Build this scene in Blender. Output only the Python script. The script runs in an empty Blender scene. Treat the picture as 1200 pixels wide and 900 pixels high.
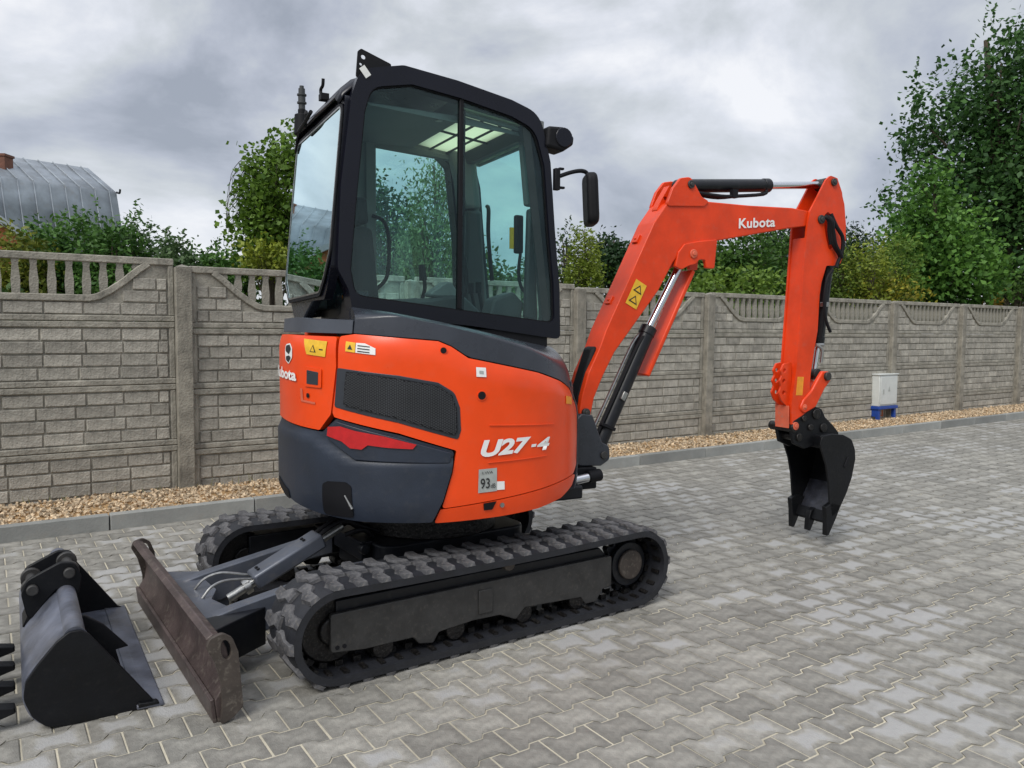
import bpy, bmesh, math, random
from math import sin, cos, pi, radians, hypot, atan2
from mathutils import Vector, Matrix, noise
from mathutils.geometry import tessellate_polygon
random.seed(7)
SC = bpy.context.scene
COL = SC.collection

# ------------------------------------------------------------------ camera
FPX, PITCH, ROLL, CAMH = 920.5, 0.070405, 0.0074576, 1.4265
cp, sp, cr, sr = cos(PITCH), sin(PITCH), cos(ROLL), sin(ROLL)
fwd = Vector((0, cp, -sp)); up0 = Vector((0, sp, cp)); rt0 = Vector((1, 0, 0))
RT = cr * rt0 + sr * up0; UP = -sr * rt0 + cr * up0
cd = bpy.data.cameras.new('camera'); cam = bpy.data.objects.new('camera', cd); COL.objects.link(cam)
cd.sensor_width = 36; cd.lens = FPX / 1200 * 36; cd.clip_end = 2000; cd.clip_start = .05
cam.matrix_world = Matrix(((RT.x, UP.x, -fwd.x, 0), (RT.y, UP.y, -fwd.y, 0), (RT.z, UP.z, -fwd.z, CAMH), (0, 0, 0, 1)))
SC.camera = cam
SC.render.resolution_x = 1024; SC.render.resolution_y = 768
SC.render.engine = 'CYCLES'
SC.view_settings.view_transform = 'Standard'; SC.view_settings.look = 'None'
SC.view_settings.exposure = 0.28; SC.view_settings.gamma = 1

# ------------------------------------------------------------------ world: overcast sky
SUN_EL, SUN_AZ = radians(48), radians(-118)      # azimuth counted from +x, counter-clockwise
W = bpy.data.worlds.new('World'); SC.world = W; W.use_nodes = True
nt = W.node_tree; nt.nodes.clear(); N = nt.nodes; L = nt.links
def nd(tree, typ, **kw):
    n = tree.nodes.new(typ)
    for k, v in kw.items(): setattr(n, k, v)
    return n
out = nd(nt, 'ShaderNodeOutputWorld'); 
sky = nd(nt, 'ShaderNodeTexSky', sky_type='NISHITA'); sky.sun_disc = False
sky.sun_elevation = SUN_EL; sky.sun_rotation = pi / 2 - SUN_AZ
bgs = nd(nt, 'ShaderNodeBackground'); bgs.inputs[1].default_value = .08; L.new(sky.outputs[0], bgs.inputs[0])
tc = nd(nt, 'ShaderNodeTexCoord')
sep = nd(nt, 'ShaderNodeSeparateXYZ'); L.new(tc.outputs['Generated'], sep.inputs[0])
# cloud layer: project the direction on a flat cloud deck
mz = nd(nt, 'ShaderNodeMath', operation='MAXIMUM'); mz.inputs[1].default_value = 0.0; L.new(sep.outputs[2], mz.inputs[0])
ad = nd(nt, 'ShaderNodeMath', operation='ADD'); ad.inputs[1].default_value = .42; L.new(mz.outputs[0], ad.inputs[0])
dx = nd(nt, 'ShaderNodeMath', operation='DIVIDE'); L.new(sep.outputs[0], dx.inputs[0]); L.new(ad.outputs[0], dx.inputs[1])
dy = nd(nt, 'ShaderNodeMath', operation='DIVIDE'); L.new(sep.outputs[1], dy.inputs[0]); L.new(ad.outputs[0], dy.inputs[1])
cmb = nd(nt, 'ShaderNodeCombineXYZ'); L.new(dx.outputs[0], cmb.inputs[0]); L.new(dy.outputs[0], cmb.inputs[1]); cmb.inputs[2].default_value = 3.1
n1 = nd(nt, 'ShaderNodeTexNoise'); n1.inputs['Scale'].default_value = 2.9; n1.inputs['Detail'].default_value = 8; n1.inputs['Roughness'].default_value = .56; n1.inputs['Distortion'].default_value = .25
vm = nd(nt, 'ShaderNodeVectorMath', operation='MULTIPLY'); vm.inputs[1].default_value = (1, 1, 1.7); L.new(tc.outputs['Generated'], vm.inputs[0])
vo = nd(nt, 'ShaderNodeVectorMath', operation='ADD'); vo.inputs[1].default_value = (3.7, .4, 1.3); L.new(vm.outputs[0], vo.inputs[0])
L.new(vo.outputs[0], n1.inputs['Vector'])
rp = nd(nt, 'ShaderNodeValToRGB'); e = rp.color_ramp.elements
e[0].position = .365; e[0].color = (.31, .34, .40, 1)
e[1].position = .66; e[1].color = (.80, .81, .84, 1)
for p, c in ((.45, (.42, .45, .52, 1)), (.52, (.53, .56, .595, 1)), (.59, (.65, .675, .73, 1))):
    x = rp.color_ramp.elements.new(p); x.color = c
L.new(n1.outputs[0], rp.inputs[0])
# overcast sky is brighter towards the zenith
mp = nd(nt, 'ShaderNodeMapRange'); mp.inputs['From Min'].default_value = .42; mp.inputs['From Max'].default_value = 1
mp.inputs['To Min'].default_value = 1.0; mp.inputs['To Max'].default_value = 2.0
L.new(sep.outputs[2], mp.inputs['Value'])
bgc = nd(nt, 'ShaderNodeBackground'); L.new(rp.outputs[0], bgc.inputs[0]); L.new(mp.outputs[0], bgc.inputs[1])
mxw = nd(nt, 'ShaderNodeMixShader'); mxw.inputs[0].default_value = .9
L.new(bgs.outputs[0], mxw.inputs[1]); L.new(bgc.outputs[0], mxw.inputs[2]); L.new(mxw.outputs[0], out.inputs[0])

sl = bpy.data.lights.new('sun', 'SUN'); sl.energy = 2.0; sl.angle = radians(28); sl.color = (1, .97, .92)
so = bpy.data.objects.new('sun', sl); COL.objects.link(so)
sd = Vector((cos(SUN_EL) * cos(SUN_AZ), cos(SUN_EL) * sin(SUN_AZ), sin(SUN_EL)))
so.rotation_euler = sd.to_track_quat('Z', 'Y').to_euler()

# ------------------------------------------------------------------ helpers
def tag(o, label=None, cat=None, group=None, kind=None):
    if label: o['label'] = label
    if cat: o['category'] = cat
    if group: o['group'] = group
    if kind: o['kind'] = kind
    return o
def empty(name, loc=(0, 0, 0), rz=0, parent=None):
    o = bpy.data.objects.new(name, None); COL.objects.link(o); o.location = loc; o.rotation_euler = (0, 0, rz)
    o.empty_display_size = .1
    if parent: o.parent = parent
    return o
def link(name, me, parent=None, m=None):
    o = bpy.data.objects.new(name, me); COL.objects.link(o)
    if m: 
        me.materials.clear(); me.materials.append(m)
    if parent: o.parent = parent
    return o
def obj(name, bm, m, parent=None, bevel=0, seg=2, smooth=32, flat=False):
    me = bpy.data.meshes.new(name); 
    bm.to_mesh(me); bm.free()
    o = link(name, me, parent, m)
    if not flat:
        for p in me.polygons: p.use_smooth = True
        me.set_sharp_from_angle(angle=radians(smooth))
    if bevel:
        b = o.modifiers.new('bevel', 'BEVEL'); b.width = bevel; b.segments = seg; b.limit_method = 'ANGLE'; b.angle_limit = radians(38)
        b.harden_normals = False
    return o
def copyobj(o, parent=None, loc=None, rot=None, label=None):
    c = o.copy(); COL.objects.link(c)
    if parent: c.parent = parent
    if loc is not None: c.location = loc
    if rot is not None: c.rotation_euler = rot
    if label: c['label'] = label
    return c
def NB(): return bmesh.new()
def box(bm, c, s, M=None):
    r = bmesh.ops.create_cube(bm, size=1)
    T = Matrix.Translation(c) @ (M.to_4x4() if M else Matrix()) @ Matrix.Diagonal((*s, 1))
    bmesh.ops.transform(bm, matrix=T, verts=r['verts']); return r['verts']
def frame_from(d):
    d = Vector(d).normalized()
    a = Vector((0, 0, 1)) if abs(d.z) < .95 else Vector((1, 0, 0))
    x = a.cross(d).normalized(); y = d.cross(x)
    return Matrix((x, y, d)).transposed()
def cyl(bm, p0, p1, r, seg=20, r2=None):
    p0, p1 = Vector(p0), Vector(p1); r2 = r if r2 is None else r2
    Mx = frame_from(p1 - p0)
    a = [bm.verts.new(p0 + Mx @ Vector((r * cos(2 * pi * i / seg), r * sin(2 * pi * i / seg), 0))) for i in range(seg)]
    b = [bm.verts.new(p1 + Mx @ Vector((r2 * cos(2 * pi * i / seg), r2 * sin(2 * pi * i / seg), 0))) for i in range(seg)]
    for i in range(seg): bm.faces.new((a[i], a[(i + 1) % seg], b[(i + 1) % seg], b[i]))
    bm.faces.new(a[::-1]); bm.faces.new(b)
def smoothpath(pts, n=6):
    P = [Vector(p) for p in pts]; o = []
    for i in range(len(P) - 1):
        p0 = P[max(i - 1, 0)]; p1 = P[i]; p2 = P[i + 1]; p3 = P[min(i + 2, len(P) - 1)]
        for k in range(n):
            t = k / n
            o.append(.5 * ((2 * p1) + (-p0 + p2) * t + (2 * p0 - 5 * p1 + 4 * p2 - p3) * t * t + (-p0 + 3 * p1 - 3 * p2 + p3) * t ** 3))
    o.append(P[-1]); return o
def tube(bm, pts, r, seg=10, n=6, smooth=True, taper=None):
    P = smoothpath(pts, n) if smooth else [Vector(p) for p in pts]
    rings = []; prev = None
    for i, p in enumerate(P):
        d = (P[min(i + 1, len(P) - 1)] - P[max(i - 1, 0)]).normalized()
        if prev is None: Mx = frame_from(d); x = Mx.col[0].copy()
        else:
            x = (prev - d * prev.dot(d)).normalized()
        y = d.cross(x); prev = x
        rad = r if taper is None else r + (taper - r) * i / (len(P) - 1)
        rings.append([bm.verts.new(p + x * rad * cos(2 * pi * k / seg) + y * rad * sin(2 * pi * k / seg)) for k in range(seg)])
    for a, b in zip(rings, rings[1:]):
        for k in range(seg): bm.faces.new((a[k], a[(k + 1) % seg], b[(k + 1) % seg], b[k]))
    bm.faces.new(rings[0][::-1]); bm.faces.new(rings[-1])
def fillet(poly, r, n=4):
    """round the corners of a closed 2D polygon"""
    o = []; m = len(poly)
    for i in range(m):
        p = Vector(poly[i][:2]); a = Vector(poly[i - 1][:2]) - p; b = Vector(poly[(i + 1) % m][:2]) - p
        rr_ = poly[i][2] if len(poly[i]) > 2 else r
        la, lb = a.length, b.length
        if la < 1e-6 or lb < 1e-6: continue
        ang = a.angle(b)
        if rr_ <= 0 or ang > radians(172): o.append((p.x, p.y)); continue
        t = min(rr_ / math.tan(ang / 2), la * .45, lb * .45)
        pa = p + a / la * t; pb = p + b / lb * t
        for k in range(n + 1):
            u = k / n; q = pa * (1 - u) ** 2 + p * 2 * u * (1 - u) + pb * u * u
            o.append((q.x, q.y))
    return o
def mapF(a, lo):      # (F,z) drawn, extruded along the lateral axis
    return lambda x, y, w: Vector((x, w, y))
def prism(bm, poly, lo, hi, ax='y', holes=()):
    f = {'y': lambda x, y, w: (x, w, y), 'z': lambda x, y, w: (x, y, w), 'x': lambda x, y, w: (w, x, y)}[ax]
    loops = [list(poly)] + [list(h) for h in holes]
    A = [[bm.verts.new(f(p[0], p[1], lo)) for p in lp] for lp in loops]
    B = [[bm.verts.new(f(p[0], p[1], hi)) for p in lp] for lp in loops]
    if holes:
        flat_ = [[Vector((p[0], p[1], 0)) for p in lp] for lp in loops]
        tri = tessellate_polygon(flat_); fa = sum(A, []); fb = sum(B, [])
        for t in tri:
            try: bm.faces.new([fa[i] for i in t]); bm.faces.new([fb[i] for i in reversed(t)])
            except ValueError: pass
    else:
        bm.faces.new(A[0]); bm.faces.new(B[0][::-1])
    for a, b in zip(A, B):
        n = len(a)
        for i in range(n): bm.faces.new((a[i], b[i], b[(i + 1) % n], a[(i + 1) % n]))
    bmesh.ops.recalc_face_normals(bm, faces=bm.faces)
def circ(c, r, n=16, a0=0): return [(c[0] + r * cos(a0 + 2 * pi * i / n), c[1] + r * sin(a0 + 2 * pi * i / n)) for i in range(n)]
def pxdir(px, py):
    v = RT * ((px - 600) / FPX) + UP * ((450 - py) / FPX) + fwd
    return v / hypot(v.x, v.y)
def at(px, py, dist):
    v = pxdir(px, py); return Vector((v.x * dist, v.y * dist, CAMH + v.z * dist))

# ------------------------------------------------------------------ materials
def material(name, col, rough=.6, metal=0, var=.12, scale=6, bump=0, bscale=60, spec=.5, coat=0, col2=None, stain=0, coord='Object', emis=None):
    m = bpy.data.materials.new(name); m.use_nodes = True; t = m.node_tree; t.nodes.clear()
    o = nd(t, 'ShaderNodeOutputMaterial'); b = nd(t, 'ShaderNodeBsdfPrincipled'); t.links.new(b.outputs[0], o.inputs[0])
    b.inputs['Roughness'].default_value = rough; b.inputs['Metallic'].default_value = metal
    b.inputs['Specular IOR Level'].default_value = spec; b.inputs['Coat Weight'].default_value = coat; b.inputs['Coat Roughness'].default_value = .12
    c = nd(t, 'ShaderNodeTexCoord'); n = nd(t, 'ShaderNodeTexNoise'); n.inputs['Scale'].default_value = scale; n.inputs['Detail'].default_value = 6; n.inputs['Roughness'].default_value = .6
    t.links.new(c.outputs[coord], n.inputs['Vector'])
    r = nd(t, 'ShaderNodeValToRGB'); c2 = col2 or tuple(min(1, x * (1 + var)) for x in col)
    c1 = tuple(x * (1 - var) for x in col)
    r.color_ramp.elements[0].position = .35; r.color_ramp.elements[1].position = .68
    r.color_ramp.elements[0].color = (*c1, 1); r.color_ramp.elements[1].color = (*c2, 1)
    t.links.new(n.outputs[0], r.inputs[0]); last = r.outputs[0]
    if stain:
        n2 = nd(t, 'ShaderNodeTexNoise'); n2.inputs['Scale'].default_value = scale * 4.3; n2.inputs['Detail'].default_value = 8
        if 'fence' in name:
            mpn = nd(t, 'ShaderNodeMapping'); mpn.inputs['Scale'].default_value = (1, 1, .18); t.links.new(c.outputs[coord], mpn.inputs[0]); t.links.new(mpn.outputs[0], n2.inputs['Vector'])
        else: t.links.new(c.outputs[coord], n2.inputs['Vector'])
        rr2 = nd(t, 'ShaderNodeValToRGB'); rr2.color_ramp.elements[0].position = .55; rr2.color_ramp.elements[1].position = .75
        rr2.color_ramp.elements[0].color = (0, 0, 0, 1); rr2.color_ramp.elements[1].color = (stain, stain, stain, 1)
        t.links.new(n2.outputs[0], rr2.inputs[0])
        mx = nd(t, 'ShaderNodeMixRGB'); t.links.new(rr2.outputs[0], mx.inputs[0]); t.links.new(last, mx.inputs[1]); mx.inputs[2].default_value = (.07, .066, .055, 1) if 'fence' in name else (.25, .22, .18, 1)
        last = mx.outputs[0]
    t.links.new(last, b.inputs['Base Color'])
    rv = nd(t, 'ShaderNodeMapRange'); rv.inputs['To Min'].default_value = max(0, rough - .08); rv.inputs['To Max'].default_value = min(1, rough + .1)
    t.links.new(n.outputs[0], rv.inputs['Value']); t.links.new(rv.outputs[0], b.inputs['Roughness'])
    if bump:
        nb = nd(t, 'ShaderNodeTexNoise'); nb.inputs['Scale'].default_value = bscale; nb.inputs['Detail'].default_value = 5
        t.links.new(c.outputs[coord], nb.inputs['Vector'])
        bp = nd(t, 'ShaderNodeBump'); bp.inputs['Strength'].default_value = bump; bp.inputs['Distance'].default_value = .01
        t.links.new(nb.outputs[0], bp.inputs['Height']); t.links.new(bp.outputs[0], b.inputs['Normal'])
    return m
ORANGE = material('orange_paint', (.84, .066, .005), .30, var=.06, coat=.12, spec=.4, scale=5, stain=.05)
BAND = material('band_skylit_plastic', (.065, .073, .092), .38, var=.12, bump=.08, bscale=300)  # charcoal plastic lightened towards blue: sky reflection put into the colour
ORANGE_ARM = material('orange_arm_paint', (.72, .050, .006), .38, var=.12, coat=.05, spec=.35, scale=6, stain=.10)
FADED = material('faded_orange', (.62, .12, .06), .6, var=.15, scale=9, stain=.5)
CHAR = material('charcoal_plastic', (.030, .034, .044), .27, var=.15, bump=.08, bscale=300)
CWMAT = material('counterweight_paint', (.018, .025, .041), .42, var=.15, bump=.08, bscale=120, stain=.04)
BLACK = material('black_paint', (.007, .008, .011), .38, var=.2, stain=.04, spec=.35)
TUBEBL = material('cab_black_paint', (.0045, .005, .011), .28, var=.1, spec=.35)
MATTE = material('matte_black', (.006, .006, .008), .6, var=.2, spec=.25)
RUBBER = material('track_rubber', (.050, .050, .056), .75, var=.35, scale=22, bump=.3, bscale=80, col2=(.12, .118, .122), stain=.35)
RUBBERD = material('track_rubber_dark', (.012, .013, .017), .6, var=.3, scale=12, bump=.2, bscale=60)
STEELD = material('dirty_steel', (.034, .033, .032), .5, var=.25, scale=14, metal=.1, stain=.10, bump=.12)
GREASE = material('greasy_steel', (.012, .011, .011), .4, var=.4, scale=30, metal=.4, stain=.2, bump=.4)
BROWN = material('brown_steel', (.060, .048, .040), .55, var=.25, scale=14, stain=.4, metal=.15, bump=.15)
BLADEM = material('worn_blade_steel', (.082, .060, .056), .5, var=.3, scale=7, stain=.4, metal=.25, bump=.2)
GREYBL = material('blue_grey_paint', (.09, .10, .125), .38, var=.18, scale=5, stain=.2, metal=.2)
BUCKM = material('bucket_black_paint', (.0035, .004, .0055), .5, var=.25, scale=9, stain=.02, spec=.28, bump=.1)
BUCKIN = material('bucket_worn_skylit_plate', (.13, .14, .175), .36, var=.5, scale=5, metal=.2, stain=.15, bump=.08)  # wear noise over a base paled to blue for sky reflected on the plates
CHROME = material('chrome_rod', (.62, .63, .65), .15, metal=1, var=.05)
SILVER = material('zinc_fitting', (.35, .35, .34), .35, metal=.9, var=.2, scale=40)
YELLOW = material('yellow_label', (.78, .46, .03), .45, var=.12, scale=30)
AMBER = material('amber_label', (.80, .30, .02), .45, var=.1, scale=30)
WHITE = material('white_label', (.80, .80, .78), .45, var=.05)
GREYLB = material('grey_label', (.36, .38, .36), .45, var=.1, scale=30)
INK = material('label_ink', (.02, .02, .02), .5)
RED = material('red_reflector', (.50, .012, .015), .3, var=.12, scale=30)
TRIM = material('cab_liner_grey', (.17, .18, .18), .7, var=.08)
TRIMD = material('cab_console_dark', (.04, .043, .046), .55, var=.15)
SEATM = material('seat_fabric', (.016, .017, .02), .85, var=.2)
CREAM = material('skylight_sheet', (.62, .64, .50), .5, var=.06)
CONC = material('fence_concrete', (.285, .268, .225), .92, var=.34, scale=6, bump=.8, bscale=60, stain=.5, coord='Object')
CONC2 = material('fence_concrete_dark', (.25, .232, .192), .92, var=.36, scale=6, bump=.8, bscale=60, stain=.5)
KERBM = material('kerb_concrete', (.26, .265, .25), .85, var=.2, scale=3, bump=.3, bscale=80, stain=.35)
GRASS = material('grass_ground', (.05, .09, .02), .95, var=.4, scale=2)
SAND = material('joint_sand', (.46, .42, .325), .95, var=.35, scale=1.1, bump=.3, bscale=150, stain=.35)
GRAVB = material('gravel_bed', (.42, .27, .13), .95, var=.35, scale=40, bump=.8, bscale=50)
BARK = material('bark', (.09, .07, .05), .9, var=.3, scale=12, bump=.5, bscale=30)
BLUE = material('blue_plastic', (.012, .055, .30), .4, var=.1)
BOXW = material('box_grey_white', (.58, .60, .58), .5, var=.05, stain=.1)
BRICKM = material('orange_brick', (.38, .13, .055), .9, var=.2, scale=8)
CHIM = material('chimney_brick', (.17, .075, .05), .9, var=.2, scale=9)
ROOFM = material('metal_roof', (.34, .375, .41), .6, var=.3, scale=1.6, metal=.05, stain=.35)
PLASTER = material('house_plaster', (.45, .42, .36), .9, var=.1, scale=2)
def vary(m, amt=.35, sandy=False, attr=None):
    """per-object (or per-face attribute) brightness variation + pale worn bloom, world-space blotches"""
    t = m.node_tree; b = [n for n in t.nodes if n.type == 'BSDF_PRINCIPLED'][0]
    src = b.inputs['Base Color'].links[0].from_socket
    if attr: i = nd(t, 'ShaderNodeAttribute', attribute_name=attr); rnd = i.outputs['Fac']
    else: i = nd(t, 'ShaderNodeObjectInfo'); rnd = i.outputs['Random']
    mr = nd(t, 'ShaderNodeMapRange'); mr.inputs['To Min'].default_value = 1 - amt; mr.inputs['To Max'].default_value = 1 + amt
    t.links.new(rnd, mr.inputs['Value'])
    mu = nd(t, 'ShaderNodeMixRGB', blend_type='MULTIPLY'); mu.inputs[0].default_value = 1
    t.links.new(src, mu.inputs[1]); t.links.new(mr.outputs[0], mu.inputs[2]); last = mu.outputs[0]
    if sandy:
        g = nd(t, 'ShaderNodeNewGeometry'); n = nd(t, 'ShaderNodeTexNoise'); n.inputs['Scale'].default_value = .8; n.inputs['Detail'].default_value = 3
        t.links.new(g.outputs['Position'], n.inputs['Vector'])
        w = nd(t, 'ShaderNodeMath', operation='MULTIPLY_ADD'); t.links.new(rnd, w.inputs[0]); w.inputs[1].default_value = .17; t.links.new(n.outputs[0], w.inputs[2])
        n3 = nd(t, 'ShaderNodeTexNoise'); n3.inputs['Scale'].default_value = 9; n3.inputs['Detail'].default_value = 4; t.links.new(g.outputs['Position'], n3.inputs['Vector'])
        w2 = nd(t, 'ShaderNodeMath', operation='MULTIPLY_ADD'); t.links.new(n3.outputs[0], w2.inputs[0]); w2.inputs[1].default_value = .30; t.links.new(w.outputs[0], w2.inputs[2])
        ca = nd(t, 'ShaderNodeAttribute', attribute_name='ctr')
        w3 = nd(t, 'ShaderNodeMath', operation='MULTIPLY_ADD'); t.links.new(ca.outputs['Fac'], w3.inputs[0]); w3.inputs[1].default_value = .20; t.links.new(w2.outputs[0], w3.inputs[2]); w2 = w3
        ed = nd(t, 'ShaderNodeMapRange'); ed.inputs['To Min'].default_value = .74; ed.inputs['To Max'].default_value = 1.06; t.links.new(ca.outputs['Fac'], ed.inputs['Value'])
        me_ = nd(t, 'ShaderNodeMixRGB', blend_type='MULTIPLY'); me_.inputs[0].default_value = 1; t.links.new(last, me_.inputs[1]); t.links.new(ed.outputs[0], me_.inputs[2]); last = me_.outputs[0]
        r = nd(t, 'ShaderNodeValToRGB'); r.color_ramp.elements[0].position = .91; r.color_ramp.elements[1].position = 1.10; w2m = nd(t, 'ShaderNodeMath', operation='SUBTRACT'); t.links.new(w2.outputs[0], w2m.inputs[0]); w2m.inputs[1].default_value = .03; w2 = w2m
        r.color_ramp.elements[0].color = (0, 0, 0, 1); r.color_ramp.elements[1].color = (.8, .8, .8, 1)
        t.links.new(w2.outputs[0], r.inputs[0])
        mx = nd(t, 'ShaderNodeMixRGB'); t.links.new(r.outputs[0], mx.inputs[0]); t.links.new(last, mx.inputs[1]); mx.inputs[2].default_value = (.365, .362, .355, 1); last = mx.outputs[0]
        # dark scuffs
        n4 = nd(t, 'ShaderNodeTexNoise'); n4.inputs['Scale'].default_value = 1.9; n4.inputs['Detail'].default_value = 6; n4.inputs['Distortion'].default_value = 1.2; t.links.new(g.outputs['Position'], n4.inputs['Vector'])
        r4 = nd(t, 'ShaderNodeValToRGB'); r4.color_ramp.elements[0].position = .62; r4.color_ramp.elements[1].position = .80
        r4.color_ramp.elements[0].color = (0, 0, 0, 1); r4.color_ramp.elements[1].color = (.38, .38, .38, 1); t.links.new(n4.outputs[0], r4.inputs[0])
        m4 = nd(t, 'ShaderNodeMixRGB'); t.links.new(r4.outputs[0], m4.inputs[0]); t.links.new(last, m4.inputs[1]); m4.inputs[2].default_value = (.13, .12, .105, 1); last = m4.outputs[0]
    t.links.new(last, b.inputs['Base Color'])
    return m
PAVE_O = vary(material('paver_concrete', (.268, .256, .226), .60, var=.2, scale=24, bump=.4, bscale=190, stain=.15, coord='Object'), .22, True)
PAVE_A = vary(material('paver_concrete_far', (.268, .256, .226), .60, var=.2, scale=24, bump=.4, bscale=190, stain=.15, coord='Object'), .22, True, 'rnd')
BRK_O = vary(material('fence_brick_face', (.335, .316, .272), .93, var=.28, scale=9, bump=.8, bscale=65, stain=.5), .2)
BRK_A = vary(material('fence_brick_face_far', (.335, .316, .272), .93, var=.28, scale=9, bump=.8, bscale=65, stain=.5), .2, False, 'rnd')
PEB = vary(material('gravel_stone', (.47, .37, .25), .8, var=.25, scale=30, col2=(.60, .46, .30)), .5, False, 'rnd')
def glassmat(name, tint, refl=1.0):
    m = bpy.data.materials.new(name); m.use_nodes = True; t = m.node_tree; t.nodes.clear()
    o = nd(t, 'ShaderNodeOutputMaterial'); tr = nd(t, 'ShaderNodeBsdfTransparent'); tr.inputs[0].default_value = (*tint, 1)
    g = nd(t, 'ShaderNodeBsdfGlossy'); g.inputs['Roughness'].default_value = .015; g.inputs[0].default_value = (.86, .97, 1, 1)
    f = nd(t, 'ShaderNodeFresnel'); f.inputs[0].default_value = 1.5
    mu = nd(t, 'ShaderNodeMath', operation='MULTIPLY'); mu.inputs[1].default_value = refl; mu.use_clamp = True; t.links.new(f.outputs[0], mu.inputs[0])
    mx = nd(t, 'ShaderNodeMixShader'); t.links.new(mu.outputs[0], mx.inputs[0]); t.links.new(tr.outputs[0], mx.inputs[1]); t.links.new(g.outputs[0], mx.inputs[2])
    t.links.new(mx.outputs[0], o.inputs[0]); return m
GLASS = glassmat('teal_glass', (.85, .98, .965), .55)
GLASSF = glassmat('front_glass', (.80, .965, .945), .10)
GLASSR = glassmat('rear_glass', (.42, .62, .64), 2.9)
for n_ in GLASSR.node_tree.nodes:
    if n_.type == 'BSDF_GLOSSY': n_.inputs[0].default_value = (.74, .92, .96, 1)
def leafmat(name, c1, c2, trans=.3):
    m = bpy.data.materials.new(name); m.use_nodes = True; t = m.node_tree; t.nodes.clear()
    o = nd(t, 'ShaderNodeOutputMaterial'); d = nd(t, 'ShaderNodeBsdfPrincipled'); d.inputs['Roughness'].default_value = .55; d.inputs['Specular IOR Level'].default_value = .3
    tl = nd(t, 'ShaderNodeBsdfTranslucent'); mx = nd(t, 'ShaderNodeMixShader'); mx.inputs[0].default_value = trans
    a = nd(t, 'ShaderNodeAttribute', attribute_name='rnd'); r = nd(t, 'ShaderNodeValToRGB')
    r.color_ramp.elements[0].color = (*c1, 1); r.color_ramp.elements[1].color = (*c2, 1)
    t.links.new(a.outputs['Fac'], r.inputs[0]); t.links.new(r.outputs[0], d.inputs['Base Color']); t.links.new(r.outputs[0], tl.inputs[0])
    t.links.new(d.outputs[0], mx.inputs[1]); t.links.new(tl.outputs[0], mx.inputs[2]); t.links.new(mx.outputs[0], o.inputs[0]); return m

# ------------------------------------------------------------------ setting frame: rows of pavers, kerb and fence share one direction
PH = 0.590278
E1 = Vector((cos(PH), sin(PH), 0)); NR = Vector((-sin(PH), cos(PH), 0))       # along the fence / towards the fence
KD, FD, S0 = 6.0436, 6.8092, 1.336
def fp(s, d, z): return E1 * s + NR * d + Vector((0, 0, z))
def quadsheet(name, pts, m, z=None, kind='structure'):
    bm = NB(); bm.faces.new([bm.verts.new(p) for p in pts]); bmesh.ops.recalc_face_normals(bm, faces=bm.faces)
    for f in bm.faces:
        if f.normal.z < 0: f.normal_flip()
    o = obj(name, bm, m, flat=True); tag(o, kind=kind); return o
quadsheet('ground', [(-400, -300, -.03), (400, -300, -.03), (400, 500, -.03), (-400, 500, -.03)], GRASS)
quadsheet('grass_behind_fence', [fp(-40, FD + .1, .06), fp(60, FD + .1, .06), fp(60, 60, .06), fp(-40, 60, .06)], GRASS)

# --- paving: I-shaped interlocking stones, 200 x 141 mm lattice
PL, PW = .2, .140736
ORG = Vector((.14826, 2.57005, 0)); NCAM = -NR
def stone_outline(g=.0031):
    we, ww, a, b = .0825 - g, .0582 - g, .1 - g, .062
    c = .044
    return [(-a, -we), (-b, -we), (-c, -ww), (c, -ww), (b, -we), (a, -we), (a, we), (b, we), (c, ww), (-c, ww), (-b, we), (-a, we)]
SO = stone_outline()
def stone_bm(bm, M, tilt=0, lay=None, val=0):
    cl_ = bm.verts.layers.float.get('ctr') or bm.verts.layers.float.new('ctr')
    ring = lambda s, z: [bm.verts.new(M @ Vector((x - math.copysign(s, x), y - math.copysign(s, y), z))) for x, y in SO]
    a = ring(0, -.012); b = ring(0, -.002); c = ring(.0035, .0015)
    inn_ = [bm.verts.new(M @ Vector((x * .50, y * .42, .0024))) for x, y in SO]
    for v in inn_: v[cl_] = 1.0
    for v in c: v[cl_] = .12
    fs = [bm.faces.new(inn_)]
    for i in range(12): fs.append(bm.faces.new((c[i], c[(i + 1) % 12], inn_[(i + 1) % 12], inn_[i])))
    for p, q in ((a, b), (b, c)):
        for i in range(12): fs.append(bm.faces.new((p[i], p[(i + 1) % 12], q[(i + 1) % 12], q[i])))
    if lay is not None:
        for f in fs: f[lay] = val
paved = empty('paved_yard'); tag(paved, kind='structure')
bm = NB(); bm.faces.new([bm.verts.new(p) for p in (fp(-9, -4.5, -.0026), fp(24, -4.5, -.0026), fp(24, KD, -.0026), fp(-9, KD, -.0026))])
obj('joint_sand', bm, SAND, paved, flat=True)
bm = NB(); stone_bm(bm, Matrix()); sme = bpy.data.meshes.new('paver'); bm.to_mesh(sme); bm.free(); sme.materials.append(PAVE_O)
stones = []
orow = ORG.dot(NR)
for r in range(-60, 60):
    dd = orow - r * PW
    if dd > KD - .03 or dd < -4: continue
    for k in range(-60, 125):
        s = ORG.dot(E1) + (k + (0 if r % 2 == 0 else .5) + .5) * PL
        if s < -8.5 or s > 23: continue
        P = fp(s, dd, 0)
        if P.y < -2.5: continue
        v = P - Vector((0, 0, CAMH)); z = v.dot(fwd); vis = False
        if z > .5:
            px, py = 600 + FPX * v.dot(RT) / z, 450 - FPX * v.dot(UP) / z
            vis = -30 < px < 1230 and py < 925
        stones.append((0 if vis else 1, v.length, r, k, P))
stones.sort(key=lambda a: (a[0], a[1]))
RZ = PH
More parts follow.
